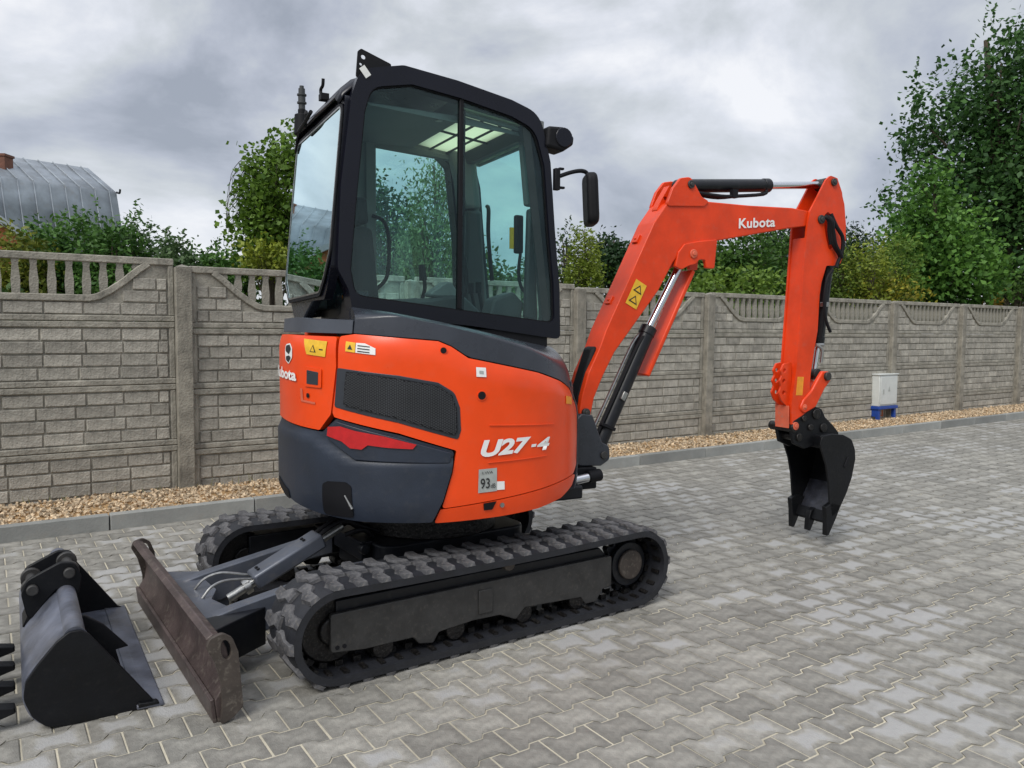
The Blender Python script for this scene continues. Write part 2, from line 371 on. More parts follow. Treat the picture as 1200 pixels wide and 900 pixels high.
def jitter(i, P):
    rr_ = random.Random(i * 77 + 5)
    return Matrix.Translation((P.x + rr_.uniform(-.001, .001), P.y + rr_.uniform(-.001, .001), rr_.uniform(-.0016, .0016))) @ Matrix.Rotation(RZ + rr_.uniform(-.006, .006), 4, 'Z') @ Matrix.Rotation(rr_.uniform(-.006, .006), 4, 'X') @ Matrix.Rotation(rr_.uniform(-.005, .005), 4, 'Y')
bm = NB(); lay = bm.faces.layers.float.new('rnd'); bm.verts.layers.float.new('ctr')
for i, (a_, b_, r, k, P) in enumerate(stones):
    if i < 299:
        o = bpy.data.objects.new('paver', sme); COL.objects.link(o); o.parent = paved; o.matrix_local = jitter(i, P)
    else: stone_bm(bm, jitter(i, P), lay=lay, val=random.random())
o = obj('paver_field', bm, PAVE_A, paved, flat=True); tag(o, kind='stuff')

# --- kerb: 1 m concrete stones
kerb = empty('kerb'); tag(kerb, kind='structure')
bm = NB(); box(bm, (0, 0, .025), (.992, .08, .165)); kb = obj('kerb_stone', bm, vary(KERBM, .18), kerb, bevel=.006)
ks = [.6795 + i * 1.0 + .5 for i in range(-9, 22)]
for i, s in enumerate(ks):
    o = kb if i == 0 else copyobj(kb, kerb)
    o.location = fp(s, KD + .04, random.uniform(-.002, .002)); o.rotation_euler = (0, 0, PH + random.uniform(-.002, .002))
# --- gravel strip
quadsheet('gravel_bed', [fp(-9, KD + .08, .07), fp(22, KD + .08, .07), fp(22, FD + .02, .085), fp(-9, FD + .02, .085)], GRAVB)
bm = NB(); lay = bm.faces.layers.float.new('rnd')
rg = random.Random(3)
for i in range(16500):
    u = rg.random() ** 1.25; s = -4.5 + u * 21; t = rg.random(); d = KD + .085 + t * (FD - KD - .07)
    r = rg.uniform(.010, .021) ; z = .078 + .02 * t + rg.uniform(-.006, .014) + (.012 * noise.noise(Vector((s * 2, d * 3, 0))))
    T = Matrix.Translation(fp(s, d, z)) @ Matrix.Rotation(rg.uniform(0, 6), 4, Vector((rg.random(), rg.random(), rg.random() + .1)).normalized()) @ Matrix.Diagonal((r, r * rg.uniform(.7, 1), r * rg.uniform(.5, .8), 1))
    vs = [bm.verts.new(T @ Vector(c)) for c in ((1, 0, 0), (0, 1, 0), (-1, 0, 0), (0, -1, 0), (.5, .5, .8), (-.5, -.5, .8), (.4, -.5, -.8), (-.4, .5, -.8))]
    val = rg.random()
    for f in ((0, 1, 4), (1, 2, 4), (4, 2, 5), (2, 3, 5), (3, 0, 5), (0, 4, 5), (1, 0, 6), (0, 3, 6), (1, 6, 7), (2, 1, 7), (3, 2, 7), (3, 7, 6)):
        bm.faces.new([vs[j] for j in f])[lay] = val
o = obj('gravel', bm, PEB, flat=True); tag(o, 'tan and orange gravel lying between the kerb and the concrete fence', 'gravel', kind='stuff')
# --- a few grass blades at the fence foot
bm = NB()
for i in range(260):
    s = rg.choice([rg.uniform(-3.3, 2), rg.uniform(-1.5, -1.1), rg.uniform(2, 12)]); b0 = fp(s, FD - rg.uniform(.0, .05), .09); h = rg.uniform(.03, .10)
    tip = b0 + Vector((rg.uniform(-.04, .04), rg.uniform(-.04, .04), h)); sd_ = E1 * .003
    bm.faces.new([bm.verts.new(b0 - sd_), bm.verts.new(b0 + sd_), bm.verts.new(tip)])
o = obj('grass_blade', bm, material('dry_grass', (.20, .20, .07), .8), flat=True); tag(o, 'dry grass blades growing at the foot of the concrete fence', 'grass', kind='stuff')

# ------------------------------------------------------------------ fence of cast concrete posts and slabs
fence = empty('concrete_fence', fp(S0, FD, 0)); tag(fence, 'weathered grey concrete slab fence with brick relief and baluster tops behind the gravel', 'fence')
fence.rotation_euler = (0, 0, PH)          # local x along the fence, y away from the yard
BAY = 2.05
def post_bm():
    bm = NB(); box(bm, (0, 0, .94), (.125, .13, 1.92)); 
    a = [bm.verts.new((x, y, 1.90)) for x, y in ((-.0625, -.065), (.0625, -.065), (.0625, .065), (-.0625, .065))]; t = bm.verts.new((0, 0, 1.925))
    for i in range(4): bm.faces.new((a[i], a[(i + 1) % 4], t))
    return bm
posto = obj('fence_post', post_bm(), CONC2, fence, bevel=.008)
NBAY0, NBAY1 = -2, 8
def zoff(i): return {-2: .05, -1: .05, 0: .0, 1: -.0, 2: -.03, 3: -.02}.get(i, -.02)
for i in range(NBAY0, NBAY1 + 2):
    o = posto if i == NBAY0 else copyobj(posto, fence)
    o.location = (i * BAY, 0, {0: 0.0, -1: .05, -2: .05}.get(i, -.035)); o.rotation_euler = (random.uniform(-.004, .004), random.uniform(-.004, .004), 0)
def slab_bm(rows=4):
    bm = NB()       # 1.93 wide, .5 tall, rails top and bottom, end stiles, recessed field
    w = .965
    box(bm, (0, .028, .25), (2 * w, .03, .50))
    box(bm, (0, .018, .475), (2 * w, .046, .046)); box(bm, (0, .018, .024), (2 * w, .046, .044))
    for s in (-1, 1): box(bm, (s * (w - .022), .020, .25), (.042, .042, .404))
    return bm
slab_me = None
BROWS = []      # bricks of one plain slab: (x0,x1,z0,z1)
def brick_rows(seed):
    r = random.Random(seed); o = []
    for k in range(4):
        z0 = .054 + k * .0995; z1 = z0 + .089; x = -.915
        first = True
        while x < .915 - .03:
            l = r.choice([.26, .27, .255, .28]) if not first else r.choice([.10, .16, .25][k % 2:k % 2 + 2])
            first = False
            x1 = min(x + l, .915); 
            if .915 - x1 < .05: x1 = .915
            o.append((x + .0045, x1 - .0045, z0, z1)); x = x1
    return o
def brick_into(bm, x0, x1, z0, z1, lay=None, val=0, off=Vector((0, 0, 0)), y0=.014, y1=.002):
    c = .006; t = random.uniform(-.003, .002)
    a = [bm.verts.new(off + Vector(p)) for p in ((x0, y0, z0), (x1, y0, z0), (x1, y0, z1), (x0, y0, z1))]
    b = [bm.verts.new(off + Vector(p)) for p in ((x0 + c, y1 + t, z0 + c), (x1 - c, y1 + t, z0 + c), (x1 - c, y1 + t, z1 - c), (x0 + c, y1 + t, z1 - c))]
    fs = [bm.faces.new(b)]
    for i in range(4): fs.append(bm.faces.new((a[i], a[(i + 1) % 4], b[(i + 1) % 4], b[i])))
    if lay is not None:
        for f in fs: f[lay] = val
unit = NB(); brick_into(unit, -.5, .5, -.5, .5); unit.free()
brick_cache = {}
def brick_obj(x0, x1, z0, z1, parent):
    key = (round(x1 - x0, 2), round(z1 - z0, 3))
    if key not in brick_cache:
        b = NB(); w, h = (x1 - x0) / 2, (z1 - z0) / 2; brick_into(b, -w, w, -h, h)
        me = bpy.data.meshes.new('brick'); b.to_mesh(me); b.free(); me.materials.append(BRK_O); brick_cache[key] = me
    o = bpy.data.objects.new('brick', brick_cache[key]); COL.objects.link(o); o.parent = parent; o.location = ((x0 + x1) / 2, random.uniform(-.0015, .0015), (z0 + z1) / 2)
nbrick = 0
plain = slab_bm(); pme = bpy.data.meshes.new('fence_slab'); plain.to_mesh(pme); plain.free(); pme.materials.append(CONC)
def slab_object(i, z, mesh=None):
    o = bpy.data.objects.new('fence_slab', mesh or pme); COL.objects.link(o); o.parent = fence; o.location = (i * BAY + BAY / 2, 0, z)
    b = o.modifiers.new('bevel', 'BEVEL'); b.width = .006; b.segments = 1; b.limit_method = 'ANGLE'
    return o
def arch_path(n=10):
    # the dropped rail of the ornamental top slab: (x, z) of its centre line, slab-local
    half = [(-.78, .46), (-.70, .40), (-.60, .31), (-.50, .235), (-.42, .19), (-.36, .175)]
    return half + [(-x, z) for x, z in reversed(half)]
def top_slab():
    bm = NB(); w = .965; ap = arch_path()
    box(bm, (0, .018, .478), (2 * w, .05, .055)); box(bm, (0, .018, .024), (2 * w, .046, .044))
    for s in (-1, 1): box(bm, (s * (w - .022), .020, .25), (.042, .042, .404))
    # field below the arch
    poly = [(-w, .04), (w, .04), (w, .46), (.78, .46)] + [p for p in reversed(ap)][1:-1] + [(-.78, .46), (-w, .46)]
    prism(bm, poly, .013, .043, 'y')
    # arch rail
    th = .026
    P = [Vector((x, 0, z)) for x, z in ap]; up_, dn = [], []
    for k, p in enumerate(P):
        d = (P[min(k + 1, len(P) - 1)] - P[max(k - 1, 0)]).normalized(); nn = Vector((-d.z, 0, d.x)); up_.append(p + nn * th); dn.append(p - nn * th)
    prism(bm, [(p.x, p.z) for p in up_] + [(p.x, p.z) for p in reversed(dn)], -.008, .044, 'y')
    return bm
tm = top_slab(); tme = bpy.data.meshes.new('fence_top_slab'); tm.to_mesh(tme); tm.free(); tme.materials.append(CONC)
def arch_z(x):
    ap = arch_path()
    for (x0, z0), (x1, z1) in zip(ap, ap[1:]):
        if x0 <= x <= x1: return z0 + (z1 - z0) * (x - x0) / (x1 - x0)
    return .46
bb = NB(); prism(bb, [(-.026, 0), (.026, 0), (.030, .12), (.020, .25), (.026, .30), (-.026, .30), (-.020, .25), (-.030, .12)], .004, .040, 'y'); bme = bpy.data.meshes.new('baluster'); bb.to_mesh(bme); bb.free(); bme.materials.append(CONC)
for i in range(NBAY0, NBAY1 + 1):
    zo = zoff(i)
    lay_bm = None
    for lvl, z in enumerate((.91, .41, -.09, 1.41)):
        top = lvl == 3
        o = slab_object(i, z + zo, tme if top else pme)
        if top: o.name = 'fence_top_slab'
        rows = brick_rows(i * 10 + lvl)
        vis_rows = [b for b in rows if z + zo + b[3] > .08]
        if top:
            vis_rows = []
            for b in rows:
                x0, x1, z0, z1 = b
                # clip bricks against the arch
                zz = z1 + .024
                lim = None
                if min(arch_z(x0), arch_z(x1), arch_z((x0 + x1) / 2)) > zz: vis_rows.append(b)
                else:
                    # shorten from the inner side
                    xs = [x0 + (x1 - x0) * k / 12 for k in range(13)]; ok = [x for x in xs if arch_z(x) > zz]
                    if ok and max(ok) - min(ok) > .04: vis_rows.append((min(ok), max(ok), z0, z1))
        indiv = i in (-1, 0) or (i == 1 and lvl in (0, 3)) or (i == 2 and lvl in (0,)) 
        if indiv and nbrick + len(vis_rows) <= 298:
            for b in vis_rows: brick_obj(*b, o); nbrick += 1
        else:
            bmj = NB(); ly = bmj.faces.layers.float.new('rnd')
            for b in vis_rows: brick_into(bmj, *b, lay=ly, val=random.random())
            if vis_rows: tag(obj('brick_relief', bmj, BRK_A, o, flat=True), kind='stuff')
            else: bmj.free()
        if top:
            for k in range(-6, 7):
                x = k * .115
                az = arch_z(x) + .022
                if az > .42: continue
                q = bpy.data.objects.new('baluster', bme); COL.objects.link(q); q.parent = o; q.location = (x, 0, az); q.scale = (1, 1, (.452 - az) / .30)

# ------------------------------------------------------------------ mini excavator (local x forward, y left, z up)
UX, UY = -.4247, 4.08871
THU = radians(27.5); DTH = .60806 - THU
EX = empty('mini_excavator', (UX, UY, 0), THU)
tag(EX, 'orange mini excavator with black cab and rubber tracks parked on the paving', 'excavator')
UC = DTH                                                    # undercarriage is slewed a little against the cab
def ucobj(*a, **k):
    o = obj(*a, **k); o.rotation_euler = (0, 0, UC); return o
# ---- tracks
TL, TH_, LUG = 2.04, .418, .017
rC = TH_ / 2 - LUG; half = TL / 2 - TH_ / 2
def track_path(t, r):
    """arc-length parametrised loop; returns point, tangent angle"""
    Ls = 2 * half; Lc = pi * r; tot = 2 * Ls + 2 * Lc; t = t % tot
    if t < Ls:   # top, moving +x
        x = -half + t; return (x, TH_ / 2 + r - .008 * sin(pi * t / Ls)), 0
    t -= Ls
    if t < Lc:
        a = pi / 2 - t / r; return (half + r * cos(a), TH_ / 2 + r * sin(a)), a - pi / 2
    t -= Lc
    if t < Ls: return (half - t, TH_ / 2 - r), -pi
    t -= Ls; a = -pi / 2 - t / r
    return (-half + r * cos(a), TH_ / 2 + r * sin(a)), a - pi / 2
def belt(v0, v1, r, th):
    bm = NB(); n = 140; tot = 4 * half + 2 * pi * r; prof = [(v0, 0), (v0 + .012, .0), (v0 + .03, .006), (v1 - .03, .006), (v1 - .012, 0), (v1, 0), (v1, -th), (v0, -th)]
    rings = []
    for i in range(n):
        (x, z), a = track_path(tot * i / n, r); nx, nz = -sin(a), cos(a)
        rings.append([bm.verts.new((x + nx * o, v, z + nz * o)) for v, o in prof])
    for i in range(n):
        p, q = rings[i], rings[(i + 1) % n]
        for k in range(len(prof)): bm.faces.new((p[k], p[(k + 1) % len(prof)], q[(k + 1) % len(prof)], q[k]))
    bmesh.ops.recalc_face_normals(bm, faces=bm.faces); return bm
lugA = NB()     # chevron half lug; local x along travel, y lateral (outward), z up
def lug_bm(sgn):
    bm = NB(); out_ = [(-.026, -.012), (.030, -.012), (.040, .045), (.012, .080), (.014, .150), (-.030, .152), (-.046, .085), (-.018, .040)]
    lo = [bm.verts.new((x, y * sgn, 0)) for x, y in out_]; hi = [bm.verts.new((x * .80 - .001, .006 + (y - .004) * .93 * sgn if False else (y * .96 + .002) * sgn, LUG)) for x, y in out_]
    bm.faces.new(hi)
    for i in range(8): bm.faces.new((lo[i], lo[(i + 1) % 8], hi[(i + 1) % 8], hi[i]))
    bmesh.ops.recalc_face_normals(bm, faces=bm.faces); return bm
lugA.free(); lug_me = {}
for s in (-1, 1):
    b = lug_bm(s); me = bpy.data.meshes.new('tread_lug'); b.to_mesh(me); b.free(); me.materials.append(RUBBER); lug_me[s] = me
for side in (-1, 1):
    vc = side * .60
    tr = ucobj('rubber_track', belt(vc - .15, vc + .15, rC, .03), RUBBERD, EX)
    tot = 4 * half + 2 * pi * rC; nl = 44
    for i in range(nl):
        for s in (-1, 1):
            (x, z), a = track_path(tot * (i + (.5 if s > 0 else 0)) / nl, rC)
            if z < .05: 
                if i % 1: continue
            o = bpy.data.objects.new('tread_lug', lug_me[s]); COL.objects.link(o); o.parent = tr
            o.matrix_local = Matrix.Translation((x, vc, z)) @ Matrix.Rotation(-a, 4, 'Y') @ Matrix.Rotation(0, 4, 'Z')
    # inner drive blocks
    bm = NB()
    for i in range(56):
        (x, z), a = track_path((tot - 0) * i / 56, rC)
        nx, nz = -sin(a), cos(a)
        for s in (-.03, .03): box(bm, (x - nx * .040, vc + s, z - nz * .040), (.034, .022, .03), Matrix.Rotation(-a, 3, 'Y'))
        box(bm, (x - nx * .034, vc + side * .10, z - nz * .034), (.020, .05, .012), Matrix.Rotation(-a, 3, 'Y'))
    o = obj('drive_block', bm, GREASE, tr); tag(o, kind='stuff')
    # frame
    sx = side
    fr_ = NB()
    pan = [(-.832, .286), (.66, .286), (.66, .13), (.60, .124), (.56, .068), (.49, .068), (.46, .108), (.12, .125), (.07, .078), (-.02, .118), (-.164, .122), (-.339, .108), (-.367, .066), (-.436, .078), (-.463, .111), (-.686, .112), (-.832, .129)]
    a_, b_ = sorted((vc + sx * .065, vc + sx * .09)); prism(fr_, fillet(pan, .012, 2), a_, b_)
    fo = ucobj('track_frame', fr_, STEELD, EX, bevel=.004)
    bm = NB(); a_, b_ = sorted((vc - sx * .09, vc + sx * .064)); prism(bm, [(-.80, .33), (.60, .33), (.66, .27), (.66, .15), (-.80, .15)], a_, b_); obj('frame_beam', bm, BLACK, fo, bevel=.006)
    bm = NB(); box(bm, (-.10, vc + sx * .093, .20), (.075, .008, .11)); obj('cover_plate', bm, STEELD, fo, bevel=.02)
    for hx in (-.805, -.775):
        bm = NB(); cyl(bm, (hx, vc + sx * .089, .147), (hx, vc + sx * .0925, .147), .009, 10); obj('bolt_hole', bm, MATTE, fo)
    # idler (rear) and sprocket (front)
    bm = NB(); cyl(bm, (-half, vc - .05, TH_ / 2), (-half, vc + .05, TH_ / 2), .135, 36); cyl(bm, (-half, vc - .075, TH_ / 2), (-half, vc + .075, TH_ / 2), .06, 24); obj('idler_wheel', bm, GREASE, fo, bevel=.008)
    bm = NB(); spk = []
    for k in range(52):
        rr_ = .150 if k % 4 in (0, 1) else .125; a = 2 * pi * k / 52; spk.append((half + rr_ * cos(a), TH_ / 2 + rr_ * sin(a)))
    prism(bm, spk, vc - .02, vc + .02); cyl(bm, (half, vc - .03, TH_ / 2), (half, vc + sx * .055, TH_ / 2), .115, 32); obj('sprocket', bm, BLACK, fo, bevel=.004)
    bm = NB(); cyl(bm, (half, vc + sx * .055, TH_ / 2), (half, vc + sx * .075, TH_ / 2), .078, 32); obj('travel_motor_hub', bm, BROWN, fo, bevel=.006)
    bm = NB(); cyl(bm, (.02, vc - .05, .352), (.02, vc + sx * .11, .352), .030, 20); obj('carrier_roller', bm, BROWN, fo, bevel=.004)
    for rx_ in (-.60, -.25, .12, .44):
        bm = NB(); cyl(bm, (rx_, vc - .085, .098), (rx_, vc + .085, .098), .046, 20); cyl(bm, (rx_, vc - .03, .098), (rx_, vc + .03, .098), .054, 20); obj('track_roller', bm, GREASE, fo, bevel=.004)
# ---- lower frame
bm = NB(); prism(bm, fillet([(-.42, -.30), (.42, -.30), (.42, .30), (-.42, .30)], .1), .22, .40, 'z')
for s in (-1, 1):
    for x in (-.36, .36): box(bm, (x, s * .40, .29), (.17, .26, .11))
lf = ucobj('lower_frame', bm, BLACK, EX, bevel=.01)
bm = NB(); cyl(bm, (0, 0, .40), (0, 0, .50), .34, 48); cyl(bm, (0, 0, .50), (0, 0, .56), .30, 40); obj('swing_bearing', bm, GREASE, EX, bevel=.006)
for s in (-1, 1):
    bm = NB(); tube(bm, [(-.50, s * .05, .42), (-.42, s * .09, .44), (-.34, s * .07, .37), (-.30, s * .12, .34)], .012, 8); obj('hydraulic_hose', bm, MATTE, lf)
bm = NB(); box(bm, (-.44, 0, .36), (.06, .34, .09)); cyl(bm, (-.46, -.16, .375), (-.46, -.20, .375), .026, 16); obj('pivot_mount', bm, BLACK, lf, bevel=.005)
# ---- dozer blade
bl_prof = [(-1.285, .000), (-1.296, .085), (-1.268, .13), (-1.258, .19), (-1.270, .25), (-1.300, .295), (-1.322, .315), (-1.300, .332), (-1.272, .322), (-1.250, .27), (-1.238, .19), (-1.245, .12), (-1.262, .06), (-1.262, .004)]
bm = NB(); prism(bm, bl_prof, -.752, .752)
BLD = ucobj('dozer_blade', bm, BLADEM, EX, bevel=.004)
bm = NB(); M_ = None
prism(bm, [(-1.300, .0), (-1.311, .088), (-1.297, .092), (-1.286, 0)], -.748, .748); obj('cutting_edge', bm, BLADEM, BLD, bevel=.003)
plate = fillet([(-1.325, .29, .02), (-1.312, .322, .02), (-1.268, .335, .03), (-1.235, .312, .02), (-1.215, .257), (-1.205, .122), (-1.200, .048), (-1.24, .013), (-1.284, -.002), (-1.274, .05), (-1.275, .143), (-1.295, .229)], .02)
hole = [(-1.258 + .019 * cos(a), .272 + .036 * sin(a) - .010 * cos(a)) for a in [2 * pi * k / 16 for k in range(16)]]
for s in (-1, 1):
    bm = NB(); a_, b_ = sorted((s * .752, s * .772)); prism(bm, plate, a_, b_, holes=[hole]); obj('end_plate', bm, BROWN, BLD, bevel=.003)
for vv in (-.30, .24):
    bm = NB(); prism(bm, [(-1.240, .10), (-1.240, .228), (-1.10, .262), (-.62, .345), (-.46, .350), (-.46, .26), (-.66, .24), (-1.02, .12)], vv - .032, vv + .032); obj('blade_arm', bm, GREYBL, BLD, bevel=.006)
bm = NB()
prism(bm, [(-1.242, -.42), (-1.242, .36), (-1.16, .275), (-1.10, .20), (-1.09, .02), (-1.14, -.10), (-1.10, -.26), (-1.06, -.335)], .225, .240, 'z'); obj('blade_top_plate', bm, GREYBL, BLD, bevel=.003)
for vv in (-.39, .32):
    bm = NB(); s = 1 if vv > 0 else -1
    prism(bm, [(-1.238, vv + s * .10), (-1.238, vv - s * .06), (-.98, vv - s * .09), (-.98, vv - s * .055)], .08, .242, 'z'); obj('gusset', bm, BLACK if s < 0 else GREYBL, BLD, bevel=.004)
# blade cylinder with guard
C0 = Vector((-1.03, -.01, .205)); C1 = Vector((-.50, -.01, .455)); dC = (C1 - C0).normalized()
bm = NB(); Mx = frame_from(dC); box(bm, (C0 + C1) / 2 + dC * -.01 + Vector((0, 0, .01)), (.118, .075, .36), Mx)
bc = ucobj('blade_cylinder', bm, GREYBL, EX, bevel=.012)
for t, s in ((.10, -.015), (.10, .015), (.34, -.015), (.34, .015)):
    p = C0 + dC * (.05 + t) + Vector((0, s, 0)); up_ = Mx.col[1] if Mx.col[1].z > 0 else -Mx.col[1]
    bm = NB(); q = p + up_ * .049; cyl(bm, q, q + up_ * .004, .008, 10); obj('bolt', bm, MATTE, bc)
bm = NB(); cyl(bm, C0 - dC * .02, C0 + dC * .14, .020, 14); obj('rod', bm, SILVER, bc)
bm = NB(); cyl(bm, C0 + dC * .06, C0 + dC * .09, .036, 16); obj('collar', bm, SILVER, bc)
bm = NB(); cyl(bm, C0 + dC * .42, C1, .022, 14); obj('cylinder_tail', bm, SILVER, bc)
for s, k in ((-.03, 0), (.035, 1)):
    bm = NB(); tube(bm, [C0 + dC * .10 + Vector((0, s, .03)), C0 + Vector((-.03, s * 1.4, .09 + k * .01)), C0 + Vector((-.10, s * 2, .08)), C0 + Vector((-.145, s * 2.2, .035))], .006, 8); obj('hose', bm, SILVER, bc)
for s in (-.03, .03):
    bm = NB(); tube(bm, [C0 + dC * .40 + Vector((0, s, .03)), C1 + Vector((-.02, s, .03)), C1 + Vector((.08, s * 2, .0)), C1 + Vector((.2, s * 2, -.05))], .010, 8); obj('hose', bm, MATTE, bc)

def lerp_tab(x, tab):
    if x <= tab[0][0]: return tab[0][1]
    for (a, b), (c, d) in zip(tab, tab[1:]):
        if x <= c: return b + (d - b) * (x - a) / (c - a)
    return tab[-1][1]
# ---- upper body: everything lies on one curved plan outline
def RR(phi, n=2.25, a=.76, b=.74):
    c, s = cos(phi), sin(phi); return (abs(c / a) ** n + abs(s / b) ** n) ** (-1 / n)
ZB_ = [(-137.5, 1.402), (-109, 1.375), (-104.4, 1.351), (-98.4, 1.302), (-69.3, 1.231), (-55.9, 1.184), (-46, 1.133), (-42.5, 1.08)]
def SP(phi, z, k=.985, off=0):
    p = radians(phi); r = RR(p) * k
    t = max(0, (.70 - z) / .12); r *= 1 - .028 * t * t
    if abs(k - .985) < .001 and phi < -30: u = min(1.1, max(0, (z - lerp_tab(phi, ZB_) + .085) / .085)); r -= .020 * u * u
    return Vector(((r + off) * cos(p), (r + off) * sin(p), z))
SF = .01326
def patch(name, poly, m, parent, k=.985, off=0, thick=.03, bevel=.006, r=.01, step=.04, zstep=.06, bulge=None):
    if thick < .005: off += .0025; zstep = .03; step = .03
    pts = fillet([(p[0] * SF, *p[1:]) for p in poly], r, 4)
    bm = NB(); vs = [bm.verts.new((x, 0, z)) for x, z in pts]; bm.faces.new(vs)
    x0 = min(p[0] for p in pts); x1 = max(p[0] for p in pts); z0 = min(p[1] for p in pts); z1 = max(p[1] for p in pts)
    x = x0 + step
    while x < x1: bmesh.ops.bisect_plane(bm, geom=bm.verts[:] + bm.edges[:] + bm.faces[:], plane_co=(x, 0, 0), plane_no=(1, 0, 0)); x += step
    z = z0 + zstep
    while z < z1: bmesh.ops.bisect_plane(bm, geom=bm.verts[:] + bm.edges[:] + bm.faces[:], plane_co=(0, 0, z), plane_no=(0, 0, 1)); z += zstep
    bmesh.ops.remove_doubles(bm, verts=bm.verts, dist=1e-5)
    for v in bm.verts:
        phi = v.co.x / SF; o2 = bulge(phi, v.co.z) if bulge else 0
        v.co = SP(phi, v.co.z, k, off + o2)
    bmesh.ops.recalc_face_normals(bm, faces=bm.faces)
    if sum(f.normal.x * f.calc_center_median().x + f.normal.y * f.calc_center_median().y for f in bm.faces) < 0:
        bmesh.ops.reverse_faces(bm, faces=bm.faces)
    if thick:
        be = [e for e in bm.edges if len(e.link_faces) == 1]; mp_ = {}
        for e in be:
            for v in e.verts:
                if v not in mp_: 
                    d = Vector((v.co.x, v.co.y, 0)).normalized(); mp_[v] = bm.verts.new(v.co - d * thick)
        for e in be:
            a, b = e.verts; f = e.link_faces[0]
            vl = list(f.verts); ia = vl.index(a)
            if vl[(ia + 1) % len(vl)] == b: a, b = b, a
            bm.faces.new((a, b, mp_[b], mp_[a]))
    return obj(name, bm, m, parent, bevel=bevel, smooth=35)
def ring_fn(phis, rows, name, m, parent, smooth=40):
    """loft: rows are functions phi -> point"""
    bm = NB(); G = [[bm.verts.new(f(p)) for f in rows] for p in phis]
    for a, b in zip(G, G[1:]):
        for i in range(len(rows) - 1): bm.faces.new((a[i], b[i], b[i + 1], a[i + 1]))
    return obj(name, bm, m, parent, smooth=smooth)
# inner core that closes the machine
core = [(phi, 0) for phi in range(0, 360, 6)]
bm = NB(); ra = [bm.verts.new(SP(p, .62, .93)) for p, _ in core]; rb = [bm.verts.new(SP(p, 1.12, .93)) for p, _ in core]
def zt(p):
    p = p % 360
    if 180 <= p <= 325: return 1.36 if p < 260 else 1.36 - (p - 260) / 65 * .22
    return 1.12
rc = [bm.verts.new(SP(p, zt(p), .93)) for p, _ in core]
n_ = len(core)
for A_, B_ in ((ra, rb), (rb, rc)):
    for i in range(n_): bm.faces.new((A_[i], A_[(i + 1) % n_], B_[(i + 1) % n_], B_[i]))
bm.faces.new(ra[::-1]); bm.faces.new(rc)
obj('body_core', bm, MATTE, EX)
bm = NB(); box(bm, (.10, .02, .585), (1.15, .9, .07)); obj('turntable_frame', bm, BLACK, EX, bevel=.01)
# counterweight
cwp = [(-103.6, .895), (-104.6, .806), (-107.5, .68), (-111, .585), (-136, .585), (-154, .60), (-167, .615), (-188, .655), (-230, .60), (-256, .60), (-256, .90), (-215, .97), (-181, .982), (-150.2, .965), (-144.0, 1.028), (-122, .968)]
def cw_bulge(phi, z):
    # lower lip stands proud below the crease, upper part leans in
    if phi > -137: zc = .843
    elif phi > -154: zc = .843 + (-137 - phi) / 17 * .08
    else: zc = .935
    return .0 if z < zc else -.018 * min(1, (z - zc) / .02)
CW = patch('counterweight', cwp, CWMAT, EX, k=1.0, thick=.06, bevel=.012, r=.02, step=.03, zstep=.02, bulge=cw_bulge)
patch('side_inset', [(-143.2, 1.020), (-148.0, .955), (-136.2, .858), (-105.2, .846), (-104.4, .888), (-122, .956)], CWMAT, CW, k=1.0, off=.002, thick=.03, bevel=.006, r=.015, step=.03)
patch('red_marking', [(-146.0, .994, 0), (-141.1, 1.000, 0), (-135.9, .984, 0), (-126.4, .965, 0), (-116.0, .930, 0), (-117.2, .911, 0), (-125, .916, 0), (-131.5, .925, 0), (-133.5, .905, 0), (-137.5, .908, 0), (-140.5, .935, 0), (-146.4, .955, 0)], RED, CW, k=1.0, off=.006, thick=.003, bevel=0, r=0)
patch('crane_slot', [(-148.9, .74), (-146.5, .754), (-139.5, .758), (-137.4, .742), (-137.0, .60), (-149.2, .60)], MATTE, CW, k=1.0, off=.0015, thick=.002, bevel=0, r=.02)
patch('crane_slot', [(-172, .665), (-187, .70), (-189, .67), (-178, .625), (-171, .62)], MATTE, CW, k=1.0, off=.0015, thick=.002, bevel=0, r=.015)
bm = NB(); a = SP(-139.8, .70, 1, .004); b = SP(-137.2, .642, 1, .006); cyl(bm, a, b, .004, 8, .007); obj('lashing_pin', bm, SILVER, CW)
# engine hood, right side
EH = patch('engine_hood', [(-142.6, 1.388), (-137, 1.398), (-109, 1.37), (-104.4, 1.346), (-98.4, 1.297), (-69.3, 1.226), (-55.9, 1.179), (-44.5, 1.128), (-40.5, 1.07, .05), (-38.5, .90), (-39.5, .75), (-45.1, .712), (-55, .704), (-68.7, .688), (-86.3, .668), (-107.8, .645), (-104.2, .80), (-102.8, .897), (-122, .977), (-144.5, 1.036), (-145.2, 1.055), (-142.8, 1.255)], ORANGE, EX, thick=.04, bevel=.009, r=.012, zstep=.03, step=.03)
SK = patch('lower_skirt', [(-108.3, .640), (-86.3, .663), (-68.7, .683), (-55, .699), (-45.1, .707), (-42, .70), (-46, .655), (-54.9, .615), (-68.7, .592), (-86.2, .583), (-110.3, .578)], ORANGE, EX, thick=.05, bevel=.006, r=.008)
patch('step_recess', [(-93.0, .655, 0), (-88.0, .659, 0), (-89.4, .622, 0), (-92.6, .622, 0)], MATTE, SK, off=.002, thick=.002, bevel=0, r=.0)
bm = NB(); p = SP(-85.6, .638, .985); d = Vector((p.x, p.y, 0)).normalized(); cyl(bm, p, p + d * .006, .011, 12); obj('bolt', bm, SILVER, SK)
